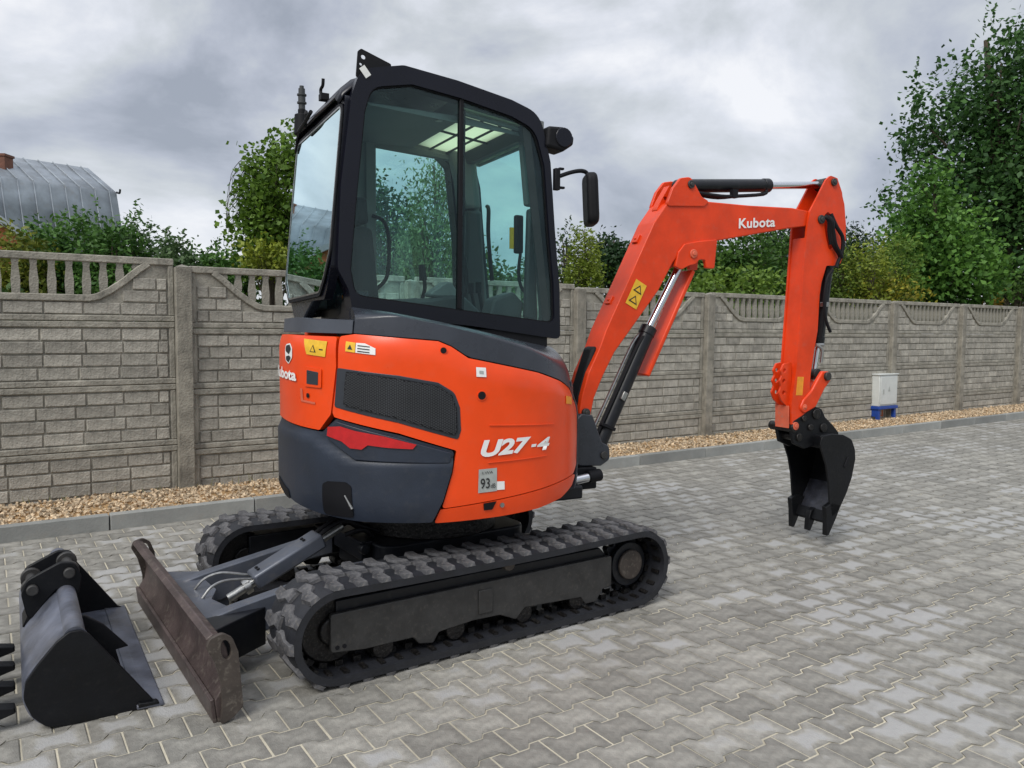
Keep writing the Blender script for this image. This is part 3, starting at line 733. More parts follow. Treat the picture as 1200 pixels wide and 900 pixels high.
# embossed line on the hood
for poly in ([(-91, 1.005), (-62, .985), (-62, .981), (-91, .999)], [(-91.5, .838), (-66, .842), (-66, .838), (-91.5, .833)]):
    patch('hood_crease', [(*q, 0) for q in poly], ORANGE, EH, off=.003, thick=.003, bevel=.001, r=0)
patch('grille_frame', [(-143.0, 1.252), (-122.0, 1.224), (-109.1, 1.194, .02), (-103.6, 1.150, .05), (-101.7, 1.085), (-101.3, .985), (-102.3, .945), (-122.1, 1.022), (-144.3, 1.081)], CHAR, EH, off=.003, thick=.01, bevel=.004, r=.012)
GP = [(-139.5, 1.238), (-122.0, 1.212), (-109.1, 1.182), (-104.6, 1.145), (-102.9, 1.085), (-102.6, .985), (-103.6, .965), (-122.1, 1.040), (-140.5, 1.092)]
patch('grille_backing', GP, MATTE, EH, off=.005, thick=.003, bevel=0, r=.01)
def inpoly(x, y, P):
    c = False; j = len(P) - 1
    for i in range(len(P)):
        xi, yi = P[i]; xj, yj = P[j]
        if (yi > y) != (yj > y) and x < (xj - xi) * (y - yi) / (yj - yi) + xi: c = not c
        j = i
    return c
GPs = [(p[0] * SF, p[1]) for p in GP]
bm = NB()
for fam in (1, -1, 0):
    nx, nz = (cos(radians(60)), sin(radians(60)) * fam) if fam else (1, 0)
    tx, tz = -nz, nx
    for i in range(-260, 260):
        c = i * .0095
        prev = None
        for j in range(-220, 221):
            t = j * .012; x = nx * c + tx * t + (-122 * SF); z = nz * c + tz * t + 1.10
            if inpoly(x, z, GPs):
                d = .0013
                cur = [bm.verts.new(SP((x + s * nx * d) / SF, z + s * nz * d, .985, .0112)) for s in (-1, 1)]
                if prev: bm.faces.new((prev[0], prev[1], cur[1], cur[0]))
                prev = cur
            else: prev = None
o = obj('grille_mesh', bm, material('grille_wire', (.035, .037, .042), .4), EH); tag(o, kind='stuff')
patch('inner_bracket', [(-135.2, 1.225, 0), (-134.0, 1.223, 0), (-134.3, 1.068, 0), (-135.4, 1.072, 0)], STEELD, EH, off=.0040, thick=.001, bevel=0, r=0)
for (ph_, z_, r_) in ((-93.9, 1.134, .018), (-107.3, 1.331, .013)):
    bm = NB(); p = SP(ph_, z_, .985, .001); d = Vector((p.x, p.y, 0)).normalized(); cyl(bm, p, p + d * .003, r_ * 1.25, 20); h_ = obj('lock_ring', bm, ORANGE, EH)
    bm = NB(); cyl(bm, p + d * .003, p + d * .0045, r_, 20); obj('lock_hole', bm, MATTE, EH)
# tail door
TD = patch('tail_door', [(-143.8, 1.386), (-178.4, 1.392), (-196, 1.388), (-214, 1.38), (-214, .99), (-186.6, .990), (-151.2, .973), (-146.0, 1.046), (-145.6, 1.08), (-143.6, 1.255)], ORANGE, EX, thick=.04, bevel=.010, r=.014, zstep=.03, step=.03)
patch('side_panel_left', [(-215, 1.15), (-256, 1.15), (-283, 1.10), (-283, .64), (-257, .62), (-257, .92), (-215, .98)], ORANGE, EX, thick=.04, bevel=.008)
patch('lock_recess', [(-158.6, 1.252), (-149.6, 1.243), (-149.8, 1.160), (-158.6, 1.162)], ORANGE, TD, off=.004, thick=.004, bevel=.002, r=.006)
patch('lock_plate', [(-157.0, 1.236), (-151.0, 1.229), (-151.2, 1.172), (-157.2, 1.174)], CHAR, TD, off=.006, thick=.003, bevel=.001, r=.005)
patch('keyhole', [(-157.8, 1.132), (-156.2, 1.132), (-156.2, 1.112), (-157.8, 1.112)], MATTE, TD, off=.002, thick=.001, bevel=0, r=.008)
patch('keyhole_rim', [(-162, 1.150, 0), (-160.5, 1.150, 0), (-160, 1.100, 0), (-153, 1.095, 0), (-153, 1.085, 0), (-161.5, 1.092, 0)], FADED, TD, off=.001, thick=.001, bevel=0, r=0)
patch('warning_label', [(-160.1, 1.375, 0), (-147.4, 1.365, 0), (-148.0, 1.297, 0), (-157.6, 1.306, 0)], YELLOW, TD, off=.001, thick=.001, bevel=0, r=0)
patch('label_print', [(-155.6, 1.318, 0), (-152.4, 1.315, 0), (-153.9, 1.350, 0)], INK, TD, off=.0022, thick=0, bevel=0, r=0)
patch('label_print', [(-155.0, 1.3205, 0), (-153.0, 1.3185, 0), (-153.9, 1.342, 0)], YELLOW, TD, off=.0032, thick=0, bevel=0, r=0)
patch('label_print', [(-150.8, 1.332, 0), (-149.0, 1.330, 0), (-149.0, 1.325, 0), (-150.8, 1.327, 0)], INK, TD, off=.0022, thick=0, bevel=0, r=0)
patch('warning_label', [(-139.8, 1.367, 0), (-136.2, 1.361, 0), (-136.3, 1.319, 0), (-139.8, 1.324, 0)], YELLOW, EH, off=.001, thick=.001, bevel=0, r=0)
patch('label_print', [(-139.0, 1.334, 0), (-137.2, 1.331, 0), (-138.1, 1.354, 0)], INK, EH, off=.0022, thick=0, bevel=0, r=0)
patch('white_label', [(-136.0, 1.361, 0), (-133, 1.359, 0), (-129.3, 1.338, 0), (-129.3, 1.310, 0), (-136.1, 1.319, 0)], WHITE, EH, off=.001, thick=.001, bevel=0, r=0)
for dz in (0, .012, .024): patch('label_print', [(-135.4, 1.3275 + dz, 0), (-131.2, 1.322 + dz, 0), (-131.2, 1.318 + dz, 0), (-135.4, 1.323 + dz, 0)], INK, EH, off=.0022, thick=0, bevel=0, r=0)
patch('white_label', [(-95.9, 1.258, 0), (-92.2, 1.255, 0), (-92.2, 1.214, 0), (-95.9, 1.217, 0)], WHITE, EH, off=.001, thick=.001, bevel=0, r=0)
patch('label_print', [(-94.8, 1.243, 0), (-93.2, 1.241, 0), (-93.2, 1.228, 0), (-94.8, 1.230, 0)], GREYLB, EH, off=.0022, thick=0, bevel=0, r=0)
patch('warning_label', [(-53.8, 1.108, 0), (-48.6, 1.096, 0), (-48.6, 1.060, 0), (-53.8, 1.070, 0)], AMBER, EH, off=.001, thick=.001, bevel=0, r=0)
patch('sound_label', [(-94.9, .808, 0), (-88.0, .810, 0), (-88.0, .706, 0), (-95.1, .704, 0)], GREYLB, EH, off=.001, thick=.001, bevel=0, r=0)
patch('white_label', [(-87.9, .748, 0), (-85.0, .746, 0), (-84.9, .709, 0), (-87.9, .710, 0)], WHITE, EH, off=.001, thick=.001, bevel=0, r=0)
# lettering
def lettering(body, m, parent, fmap, size=1, shear=0, bold=0, name='lettering', space=1):
    cu = bpy.data.curves.new('t', 'FONT'); cu.body = body; cu.size = 1; cu.shear = shear; cu.offset = bold; cu.resolution_u = 4; cu.space_character = space
    to = bpy.data.objects.new('t', cu); me = bpy.data.meshes.new_from_object(to); bpy.data.objects.remove(to)
    xs = [v.co.x for v in me.vertices]; ys = [v.co.y for v in me.vertices]; x0, x1, y0, y1 = min(xs), max(xs), min(ys), max(ys)
    bm = NB(); bm.from_mesh(me); bpy.data.meshes.remove(me)
    bmesh.ops.triangulate(bm, faces=bm.faces)
    for v in bm.verts: v.co = fmap((v.co.x - x0) / (x1 - x0), (v.co.y - y0) / (y1 - y0))
    me2 = bpy.data.meshes.new(name); bm.to_mesh(me2); bm.free(); return link(name, me2, parent, m)
def onbody(pa, za, pb, zb, h, off=.0065, hb=None):
    return lambda u, v: SP(pa + (pb - pa) * u, za + (zb - za) * u + (h + ((hb or h) - h) * u) * v, .985, off)
lettering('U27', WHITE, EH, onbody(-94.3, .860, -74.0, .870, .078, hb=.068), shear=.25, bold=.045)
lettering('4', WHITE, EH, onbody(-71.3, .868, -64.6, .868, .062, hb=.058), shear=.25, bold=.04)
patch('lettering', [(-73.8, .888, 0), (-71.6, .888, 0), (-71.2, .901, 0), (-73.4, .901, 0)], WHITE, EH, off=.001, thick=0, bevel=0, r=0)
lettering('93', INK, EH, onbody(-94.3, .722, -90.8, .722, .046), bold=.01)
lettering('dB', INK, EH, onbody(-90.4, .722, -88.6, .722, .020))
lettering('LWA', INK, EH, onbody(-93.6, .786, -89.6, .787, .012))
lettering('Kubota', WHITE, TD, onbody(-193, 1.188, -164.5, 1.180, .053), bold=.035)
bm = NB()
patch('emblem', [(-175.8, 1.345), (-171, 1.352), (-168.3, 1.33), (-168.5, 1.285), (-172, 1.255), (-176, 1.27), (-176.5, 1.31)], WHITE, TD, off=.001, thick=.001, bevel=0, r=.02)
patch('emblem_print', [(-175.0, 1.340), (-171, 1.345), (-169.1, 1.325), (-171.5, 1.30), (-175.5, 1.315)], INK, TD, off=.0022, thick=0, bevel=0, r=.01)
patch('emblem_print', [(-175.0, 1.290), (-171, 1.295), (-169.3, 1.285), (-172, 1.262), (-175, 1.272)], INK, TD, off=.0022, thick=0, bevel=0, r=.008)
bm.free()
# hood cover (charcoal) : band + rounded shoulder up to the cab
def lerp_tab_unused(x, tab):
    if x <= tab[0][0]: return tab[0][1]
    for (a, b), (c, d) in zip(tab, tab[1:]):
        if x <= c: return b + (d - b) * (x - a) / (c - a)
    return tab[-1][1]
zb_ = [(-137.5, 1.402), (-109, 1.375), (-104.4, 1.351), (-98.4, 1.302), (-69.3, 1.231), (-55.9, 1.184), (-46, 1.133), (-42.5, 1.08)]
zt_ = [(-137.5, 1.462), (-124, 1.478), (-104, 1.430), (-85, 1.375), (-72, 1.330), (-60, 1.270), (-48.5, 1.215), (-42.5, 1.16)]
def cabz(F): return 1.505 - (F + .45) * .175
def hood_row(t):
    def f(phi):
        b = SP(phi, lerp_tab(phi, zb_), .985, .004); tp = SP(phi, lerp_tab(phi, zt_), .985, -.004)
        if t <= 1: return b.lerp(tp, t)
        F = max(-.50, min(.60, b.x + .02)); inn = Vector((F, -.255, cabz(F) + .008))
        if inn.y < tp.y + .02: inn.y = tp.y + .02
        u = t - 1
        ctrl = Vector((tp.x * .93 + inn.x * .07, tp.y * .93 + inn.y * .07, tp.z + (inn.z - tp.z) * .55 + .012))
        return tp * (1 - u) ** 2 + ctrl * 2 * u * (1 - u) + inn * u * u
    return f
bm = NB(); phis = [-137.5 + i * (95.0 / 40) for i in range(41)]
ts = [-.02, 0, .5, .93, 1.0] + [1 + i / 10 for i in range(1, 11)]
def hr(t):
    if t < 0: return lambda phi: SP(phi, lerp_tab(phi, zb_), .985, -.02)
    return hood_row(t)
fs = [hr(t) for t in ts]; G = [[bm.verts.new(f(p)) for f in fs] for p in phis]
for a, b in zip(G, G[1:]):
    for i in range(len(fs) - 1): bm.faces.new((a[i], b[i], b[i + 1], a[i + 1]))
for g in (G[0], G[-1]):
    try: bm.faces.new(g)
    except ValueError: pass
bmesh.ops.recalc_face_normals(bm, faces=bm.faces)
HC = obj('hood_cover', bm, CHAR, EX, smooth=50)
patch('front_trim', [(-44.2, 1.18, .02), (-40, 1.15, .05), (-36.8, 1.06), (-34.5, .90), (-34.5, .62), (-41.5, .62), (-38.6, .75), (-37.6, .90), (-39.6, 1.07), (-43.6, 1.132)], CHAR, EX, thick=.06, bevel=.006, off=.003, r=.01)
patch('front_panel', [(-34, 1.12), (34, 1.12), (50, 1.0), (50, .62), (-34, .62)], BLACK, EX, thick=.03, k=.93)
patch('rear_band', [(-138.4, 1.400, .006), (-173.4, 1.404), (-214, 1.398), (-214, 1.462), (-170.5, 1.470), (-138.2, 1.458, .006)], BAND, EX, thick=.05, bevel=.012, off=-.002, r=.006)
# deck between band and cab
bm = NB(); ph2 = [-138 - i * 6 for i in range(14)]; top = [bm.verts.new(SP(p, 1.452, .985, -.012)) for p in ph2]; inn = [bm.verts.new((-.40, .62 - (.62 + .25) * (1 - i / 13), 1.475)) for i in range(14)]
for i in range(13): bm.faces.new((top[i], top[i + 1], inn[i + 1], inn[i]))
bmesh.ops.recalc_face_normals(bm, faces=bm.faces); obj('engine_deck', bm, CHAR, EX, smooth=60)

# ---- cab
VR, VL = -.300, .630
outer = fillet([(-.495, 1.475, .02), (-.515, 1.595, .05), (-.565, 1.69, .06), (-.563, 1.78), (-.548, 2.064), (-.497, 2.46, .05), (-.455, 2.585, .16), (-.25, 2.632, .08), (.02, 2.603), (.31, 2.553), (.47, 2.505, .20), (.535, 2.273, .1), (.565, 1.932), (.597, 1.627), (.605, 1.372, .03), (.10, 1.438), (-.42, 1.485)], .03, 7)
inner = fillet([(-.488, 1.570, .07), (-.508, 1.69, .06), (-.480, 2.0), (-.438, 2.40, .05), (-.405, 2.512, .12), (-.21, 2.552, .06), (.04, 2.523), (.31, 2.474), (.445, 2.425, .14), (.500, 2.25, .1), (.530, 1.93), (.560, 1.66), (.570, 1.455, .04), (.03, 1.512)], .03, 7)
bm = NB(); prism(bm, outer, VR, VR + .105, holes=[inner])
CAB = obj('cab_frame', bm, TUBEBL, EX, bevel=.028, seg=5, smooth=50)
# window gasket and glass
def offs(poly, d):
    cx = sum(p[0] for p in poly) / len(poly); cz = sum(p[1] for p in poly) / len(poly); o = []
    n = len(poly)
    for i in range(n):
        a = Vector(poly[i - 1]); b = Vector(poly[(i + 1) % n]); t = (b - a).normalized(); nn = Vector((t.y, -t.x)); p = Vector(poly[i])
        if (p + nn - Vector((cx, cz))).length < (p - nn - Vector((cx, cz))).length: nn = -nn
        o.append(tuple(p + nn * d))
    return o
bm = NB(); prism(bm, offs(inner, .006), VR + .012, VR + .03, holes=[offs(inner, -.007)]); obj('window_seal', bm, MATTE, CAB)
bm = NB(); prism(bm, offs(inner, .002), VR + .018, VR + .022); obj('side_window', bm, GLASS, CAB)
for x0_, x1_ in ((.028, .050),):
    bm = NB(); prism(bm, [(x0_ - .003, 1.52), (x1_ - .003, 1.52), (x1_ + .006, 2.525), (x0_ + .006, 2.528)], VR + .006, VR + .034); obj('window_divider', bm, MATTE, CAB, bevel=.003)
bm = NB(); prism(bm, [(.035, 1.52), (.075, 1.515), (.08, 2.515), (.042, 2.52)], VR + .040, VR + .055); obj('sliding_pane_edge', bm, MATTE, CAB, bevel=.003)
# left side frame
outerL = offs(outer, 0); openL = fillet([(-.44, 1.54), (-.13, 1.52), (-.10, 1.56), (-.09, 2.45), (-.13, 2.50), (-.40, 2.47)], .05, 6)
openL2 = fillet([(-.14, 1.52, .03), (.40, 1.47, .05), (.385, 1.95), (.335, 2.38, .06), (.26, 2.445, .04), (-.14, 2.50, .03)], .03, 6)
bm = NB(); prism(bm, outerL, VL - .09, VL, holes=[openL2]); obj('door_frame', bm, TUBEBL, CAB, bevel=.02, seg=3, smooth=50)
bm = NB(); prism(bm, offs(openL2, .01), VL - .03, VL - .026); obj('door_window', bm, GLASS, CAB)
# interior liner of the far side (lighter grey, seen through the window)
bm = NB(); prism(bm, offs(outer, -.03), VL - .115, VL - .088, holes=[offs(openL2, .012)]); obj('door_liner', bm, TRIM, CAB, bevel=.004)
bm = NB(); prism(bm, [(-.19, 1.5), (-.13, 1.5), (-.13, 2.5), (-.19, 2.5)], VL - .135, VL - .11); obj('rear_door_post', bm, TRIM, CAB, bevel=.006)
# front frame with windscreen, rear frame with rear window : built in local (y,z), fronts lean
def yzprism(bm, poly, x_of_z, th, holes=()):
    prism(bm, poly, 0, th, 'x', holes)
    for v in bm.verts: v.co.x += x_of_z(v.co.z)
fx = lambda z: .565 - (z - 1.37) * .085 - max(0, z - 2.25) * .25
fo_ = fillet([(VR + .02, 1.385), (VL - .02, 1.385), (VL - .02, 2.49), (VR + .02, 2.49)], .04, 5)
fi_ = fillet([(VR + .06, 1.46), (VL - .115, 1.46), (VL - .115, 2.385), (VR + .06, 2.385)], .06, 6)
bm = NB(); yzprism(bm, fo_, fx, -.045, [fi_]); obj('front_frame', bm, TRIMD, CAB, bevel=.006)
bm = NB(); yzprism(bm, fi_, lambda z: fx(z) - .02, -.004); obj('windscreen', bm, GLASSF, CAB)
# corner trims inside
bm = NB(); prism(bm, [(.385, 1.48), (.53, 1.46), (.50, 2.12), (.40, 2.12)], VL - .20, VL - .10); obj('front_post_trim', bm, TRIMD, CAB, bevel=.02)
bm = NB(); prism(bm, [(.385, 2.13), (.50, 2.13), (.46, 2.46), (.30, 2.46)], VL - .19, VL - .10); obj('front_post_liner', bm, TRIM, CAB, bevel=.02)
bm = NB(); prism(bm, [(.45, 1.48), (.53, 1.46), (.505, 2.05), (.465, 2.05)], VR + .10, VR + .14); obj('front_post_trim', bm, TRIMD, CAB, bevel=.015)
bm = NB(); prism(bm, [(.45, 2.06), (.50, 2.06), (.46, 2.44), (.41, 2.44)], VR + .10, VR + .14); obj('front_post_liner', bm, TRIM, CAB, bevel=.015)
rx = lambda z: -.594 + max(0, z - 1.65) * .095
VQ = VL + .055
ro = fillet([(VR + .085, 1.60, .03), (VR + .14, 1.555, .03), (VQ - .10, 1.555, .04), (VQ + .006, 1.650, .04), (VQ - .006, 2.475, .03), (VR + .03, 2.475, .03), (VR + .03, 1.70, .03)], .03, 5)
ri = fillet([(VR + .12, 1.665, .03), (VR + .20, 1.605, .04), (VQ - .12, 1.590, .05), (VQ - .036, 1.68, .05), (VQ - .046, 2.41, .03), (VR + .06, 2.41, .03), (VR + .055, 1.78, .05)], .03, 5)
bm = NB(); yzprism(bm, ro, rx, .04, [ri]); RF = obj('rear_frame', bm, TUBEBL, CAB, bevel=.008)
bm = NB(); yzprism(bm, offs(ri, .016), lambda z: rx(z) - .008, .005); obj('rear_window', bm, GLASSR, CAB)
bm = NB(); yzprism(bm, offs(ri, .018), lambda z: rx(z) - .012, .003, [offs(ri, .010)]); obj('window_rim', bm, SILVER, CAB)
bm = NB(); yzprism(bm, offs(ri, .034), lambda z: rx(z) - .010, .006, [offs(ri, .012)]); obj('window_gasket', bm, MATTE, CAB)
# lower rear cab wall with label
bm = NB(); prism(bm, [(VR + .03, 1.45), (VR + .08, 1.60), (VR + .16, 1.60), (VR + .20, 1.50), (VR + .30, 1.46)], 0, .10, 'x')
for v in bm.verts: v.co.x += -.50
obj('rear_mount', bm, TUBEBL, CAB, bevel=.008)
bm = NB(); prism(bm, fillet([(VQ - .03, 1.60), (VR + .30, 1.60), (.26, 1.49), (.36, 1.445), (.50, 1.445), (.56, 1.50)], .02), 0, .05, 'x')
for v in bm.verts: v.co.x += -.585
obj('rear_corner_panel', bm, CHAR, CAB, bevel=.008)
bm = NB(); prism(bm, [(VR + .06, 1.44), (VL - .10, 1.44), (VL - .10, 1.60), (VR + .12, 1.60)], 0, .03, 'x')
for v in bm.verts: v.co.x += -.44
rw = obj('rear_wall', bm, CHAR, CAB, bevel=.01)
bm = NB(); prism(bm, [(-.14, 1.475), (.02, 1.475), (.07, 1.585), (-.09, 1.585)], 0, .003, 'x')
for v in bm.verts: v.co.x += -.447
obj('warning_label', bm, AMBER, CAB)
# roof: lofted panel, falls to the rear
bm = NB(); Fs = [-.545, -.52, -.47, -.40, -.25, .085, .30, .50, .52]; G = []
def roofz(F): return lerp_tab(F, [(-.545, 2.455), (-.52, 2.50), (-.47, 2.545), (-.40, 2.575), (-.25, 2.592), (0, 2.580), (.25, 2.545), (.40, 2.50), (.47, 2.45)])
VV = [VR + .05, -.215, -.195, .1, .48, VL - .06, VL - .01, VL + .03]
for F in Fs: G.append([bm.verts.new((F, v, roofz(F) + (0.018 if 1 < j < 6 else (0.0 if j in (1, 6) else -.02)) - (.05 if j == 7 else 0))) for j, v in enumerate(VV)])
def skyl(i, j): return 5 <= i <= 6 and 1 <= j <= 5
for i in range(len(Fs) - 1):
    for j in range(len(VV) - 1):
        if not (5 <= i <= 6 and 2 <= j <= 3): bm.faces.new((G[i][j], G[i + 1][j], G[i + 1][j + 1], G[i][j + 1]))
bmesh.ops.recalc_face_normals(bm, faces=bm.faces)
for f in bm.faces:
    if f.normal.z < 0: f.normal_flip()
rf = obj('cab_roof', bm, TUBEBL, CAB, smooth=60); sdm = rf.modifiers.new('solid', 'SOLIDIFY'); sdm.thickness = .012
rz = 2.56
bm = NB(); box(bm, (.29, .135, 2.459), (.48, .80, .006), Matrix.Rotation(.13, 3, 'Y')); 
mcr = glassmat('skylight', (.70, .72, .55), .5); sk = obj('skylight', bm, CREAM, CAB)
t_ = CREAM.node_tree; b__ = [n for n in t_.nodes if n.type == 'BSDF_PRINCIPLED'][0]; trl = nd(t_, 'ShaderNodeBsdfTranslucent'); trl.inputs[0].default_value = (.90, .92, .74, 1)
mm = nd(t_, 'ShaderNodeMixShader'); mm.inputs[0].default_value = .85; t_.links.new(b__.outputs[0], mm.inputs[1]); t_.links.new(trl.outputs[0], mm.inputs[2]); t_.links.new(mm.outputs[0], [n for n in t_.nodes if n.type == 'OUTPUT_MATERIAL'][0].inputs[0])
for F in (.20, .30, .40):
    bm = NB(); box(bm, (F, .15, 2.448 - (F - .29) * .13), (.010, .74, .009)); obj('skylight_bar', bm, MATTE, CAB)
bm = NB(); box(bm, (.29, .13, 2.447), (.44, .011, .010), Matrix.Rotation(.13, 3, 'Y')); obj('skylight_bar', bm, MATTE, CAB)
bm = NB(); prism(bm, [(.05, -.235), (.53, -.235), (.53, .53), (.05, .53)], 2.470, 2.552, 'z', holes=[[(.075, -.220), (.51, -.220), (.51, .51), (.075, .51)]])
for v in bm.verts: v.co.z -= (v.co.x - .05) * .13
obj('skylight_shaft', bm, TRIM, CAB)
# headliner ring under the roof
bm = NB(); prism(bm, [(-.50, VR + .075), (.525, VR + .075), (.525, VL - .10), (-.50, VL - .10)], 0, .012, 'z', holes=[[(.09, -.212), (.50, -.212), (.50, .49), (.09, .49)]])
for v in bm.verts: v.co.z += 2.465 - max(0, v.co.x) * .14 + (0 if v.co.x > 0 else v.co.x * .02)
obj('headliner', bm, TRIM, CAB, bevel=.01)
for (x_, y_) in ((-.02, VR + .14),):
    bm = NB(); cyl(bm, (x_, y_, 2.455), (x_, y_, 2.44), .018, 16); obj('dome_lamp', bm, SILVER, CAB)
# rear inner pillar, grab handles, interior fittings
bm = NB(); prism(bm, [(-.50, 1.52), (-.40, 1.52), (-.36, 2.46), (-.46, 2.46)], VL - .24, VL - .10); obj('rear_post_liner', bm, TRIM, CAB, bevel=.02)
bm = NB(); box(bm, (-.33, VL - .27, 1.86), (.004, .030, .16)); obj('white_label', bm, WHITE, CAB)
bm = NB(); box(bm, (-.33, VL - .27, 1.74), (.005, .036, .08)); obj('warning_label', bm, YELLOW, CAB)
bm = NB(); tube(bm, [(-.16, VL - .15, 2.05), (-.10, VL - .17, 2.02), (-.07, VL - .17, 1.92), (-.08, VL - .17, 1.72), (-.14, VL - .15, 1.64)], .011, 8); obj('grab_handle', bm, MATTE, CAB)
bm = NB(); tube(bm, [(.48, VL - .30, 2.13), (.47, VL - .34, 2.10), (.46, VL - .36, 1.95), (.48, VL - .37, 1.70)], .012, 8); obj('grab_handle', bm, MATTE, CAB)
bm = NB(); box(bm, (.44, VR + .165, 1.92), (.05, .03, .20)); wb = obj('wiper_motor', bm, MATTE, CAB, bevel=.01)
bm = NB(); box(bm, (.41, VR + .175, 1.90), (.03, .012, .11)); obj('warning_label', bm, YELLOW, CAB)
bm = NB(); tube(bm, [(.45, VR + .16, 1.82), (.44, VR + .16, 1.72), (.46, VR + .16, 1.64), (.50, VR + .15, 1.60)], .009, 8); obj('grab_handle', bm, MATTE, CAB)
# seat
bm = NB(); prism(bm, fillet([(-.34, 1.28), (.08, 1.26), (.10, 1.36), (-.26, 1.40), (-.31, 1.92), (-.40, 1.93), (-.40, 1.40)], .04), -.02, .40)
seat = obj('operator_seat', bm, SEATM, EX, bevel=.03, seg=3)
bm = NB(); prism(bm, fillet([(-.36, 1.95), (-.30, 1.95), (-.31, 2.08), (-.38, 2.08)], .02), .08, .30); obj('headrest', bm, SEATM, seat, bevel=.02)
for v0, v1 in ((VR + .12, -.05), (.43, VL - .12)):
    bm = NB(); prism(bm, fillet([(-.36, 1.30), (.24, 1.30), (.22, 1.50), (.10, 1.60), (-.06, 1.575), (-.36, 1.56)], .04), v0, v1); cs = obj('side_console', bm, TRIMD, CAB, bevel=.02, seg=3)
    vm = (v0 + v1) / 2
    bm = NB(); tube(bm, [(.13, vm, 1.58), (.15, vm, 1.66), (.14, vm, 1.74)], .012, 8); cyl(bm, (.14, vm, 1.70), (.13, vm, 1.79), .024, 12, .018); obj('joystick', bm, MATTE, cs)
bm = NB(); prism(bm, fillet([(-.10, 1.58), (.02, 1.66), (.05, 1.655), (.10, 1.58)], .02), VR + .13, VR + .22); obj('armrest', bm, TRIM, CAB, bevel=.015)
bm = NB(); prism(bm, fillet([(.22, 1.35), (.42, 1.35), (.46, 1.56), (.40, 1.62), (.28, 1.58)], .03), VR + .13, -.05); obj('display_console', bm, TRIMD, CAB, bevel=.015)
for s in (.12, .22):
    bm = NB(); tube(bm, [(.34, s, 1.15), (.36, s, 1.45), (.33, s, 1.64)], .010, 8); cyl(bm, (.33, s, 1.62), (.33, s, 1.68), .018, 12); obj('travel_lever', bm, MATTE, CAB)
bm = NB(); box(bm, (.02, .16, 1.20), (1.0, .84, .06)); obj('cab_floor', bm, MATTE, CAB)
bm = NB(); box(bm, (.02, VR + .03, 1.30), (1.02, .04, .24)); obj('cab_sill', bm, MATTE, CAB)
bm = NB(); box(bm, (.02, VL - .03, 1.24), (1.06, .05, .46)); obj('door_panel', bm, ORANGE, CAB, bevel=.01)
bm = NB(); box(bm, (.54, .16, 1.27), (.04, .80, .26)); obj('front_wall', bm, MATTE, CAB)
# beacon, lifting eye, roof hinge, antenna foot
bm = NB(); cyl(bm, (-.50, VL + .035, 2.49), (-.50, VL + .035, 2.60), .045, 20, .040); cyl(bm, (-.50, VL + .035, 2.60), (-.50, VL + .035, 2.63), .022, 14)
be = obj('beacon_mount', bm, MATTE, CAB, bevel=.004)
bm = NB(); z = 2.63
for r1, h in ((.018, .03), (.026, .008), (.020, .035), (.026, .008), (.018, .03), (.012, .015)): cyl(bm, (-.50, VL + .035, z), (-.50, VL + .035, z + h), r1, 14); z += h
obj('beacon_pole', bm, TRIMD, be)
bm = NB(); prism(bm, fillet([(-.47, 2.55), (-.46, 2.668), (-.445, 2.680), (-.30, 2.632), (-.32, 2.60)], .01), VR + .02, VR + .03, holes=[circ((-.435, 2.645), .011, 12), circ((-.447, 2.612), .007, 10)]); obj('lifting_eye', bm, MATTE, CAB)
bm = NB(); box(bm, (-.52, .10, 2.55), (.04, .05, .03)); tube(bm, [(-.53, .11, 2.55), (-.53, .12, 2.59), (-.53, .08, 2.60), (-.53, .07, 2.63)], .008, 8); obj('roof_hook', bm, MATTE, CAB)
bm = NB(); box(bm, (-.505, VR + .006, 2.515), (.05, .003, .03), Matrix.Rotation(.9, 3, 'Y')); 
for v in bm.verts: v.co += Vector((.07, -.010, .058))
obj('white_label', bm, WHITE, CAB)
bm = NB(); tube(bm, [(-.555, .35, 2.46), (-.56, .30, 2.52), (-.53, .45, 2.55)], .008, 8); tube(bm, [(-.56, .48, 2.46), (-.565, .30, 2.475), (-.56, .20, 2.50)], .010, 8); obj('rear_wiper', bm, MATTE, CAB)
# work lamp and mirror on the front right pillar
bm = NB(); prism(bm, fillet([(.50, 2.345), (.60, 2.33), (.66, 2.37), (.665, 2.41), (.60, 2.455), (.51, 2.45)], .02), VR - .02, VR + .09); wl = obj('work_lamp', bm, MATTE, CAB, bevel=.015, seg=3)
bm = NB(); prism(bm, circ((.60, 2.40), .05, 16), VR - .026, VR - .018); obj('lamp_cap', bm, TUBEBL, wl, bevel=.004)
bm = NB(); box(bm, (.57, VR - .002, 2.19), (.03, .03, .11)); box(bm, (.595, VR - .004, 2.245), (.03, .02, .012)); box(bm, (.60, VR - .004, 2.15), (.03, .02, .012)); mb = obj('mirror_bracket', bm, MATTE, CAB, bevel=.004)
bm = NB(); tube(bm, [(.58, VR - .01, 2.205), (.66, VR + .0, 2.235), (.73, VR + .01, 2.250), (.765, VR + .01, 2.235), (.775, VR + .01, 2.17), (.775, VR + .01, 2.10)], .011, 10); obj('mirror_arm', bm, MATTE, mb)
bm = NB(); prism(bm, fillet([(-.095, -.135), (.095, -.135), (.095, .135), (-.095, .135)], .05, 6), -.03, .03, 'x')
mr_ = obj('mirror', bm, MATTE, CAB, bevel=.02, seg=4, smooth=60); mr_.location = (.785, VR + .01, 2.105); mr_.rotation_euler = (0, radians(3), radians(156))
bm = NB(); prism(bm, fillet([(-.08, -.12), (.08, -.12), (.08, .12), (-.08, .12)], .045, 6), -.0315, -.0305, 'x'); obj('mirror_glass', bm, CHROME, mr_)

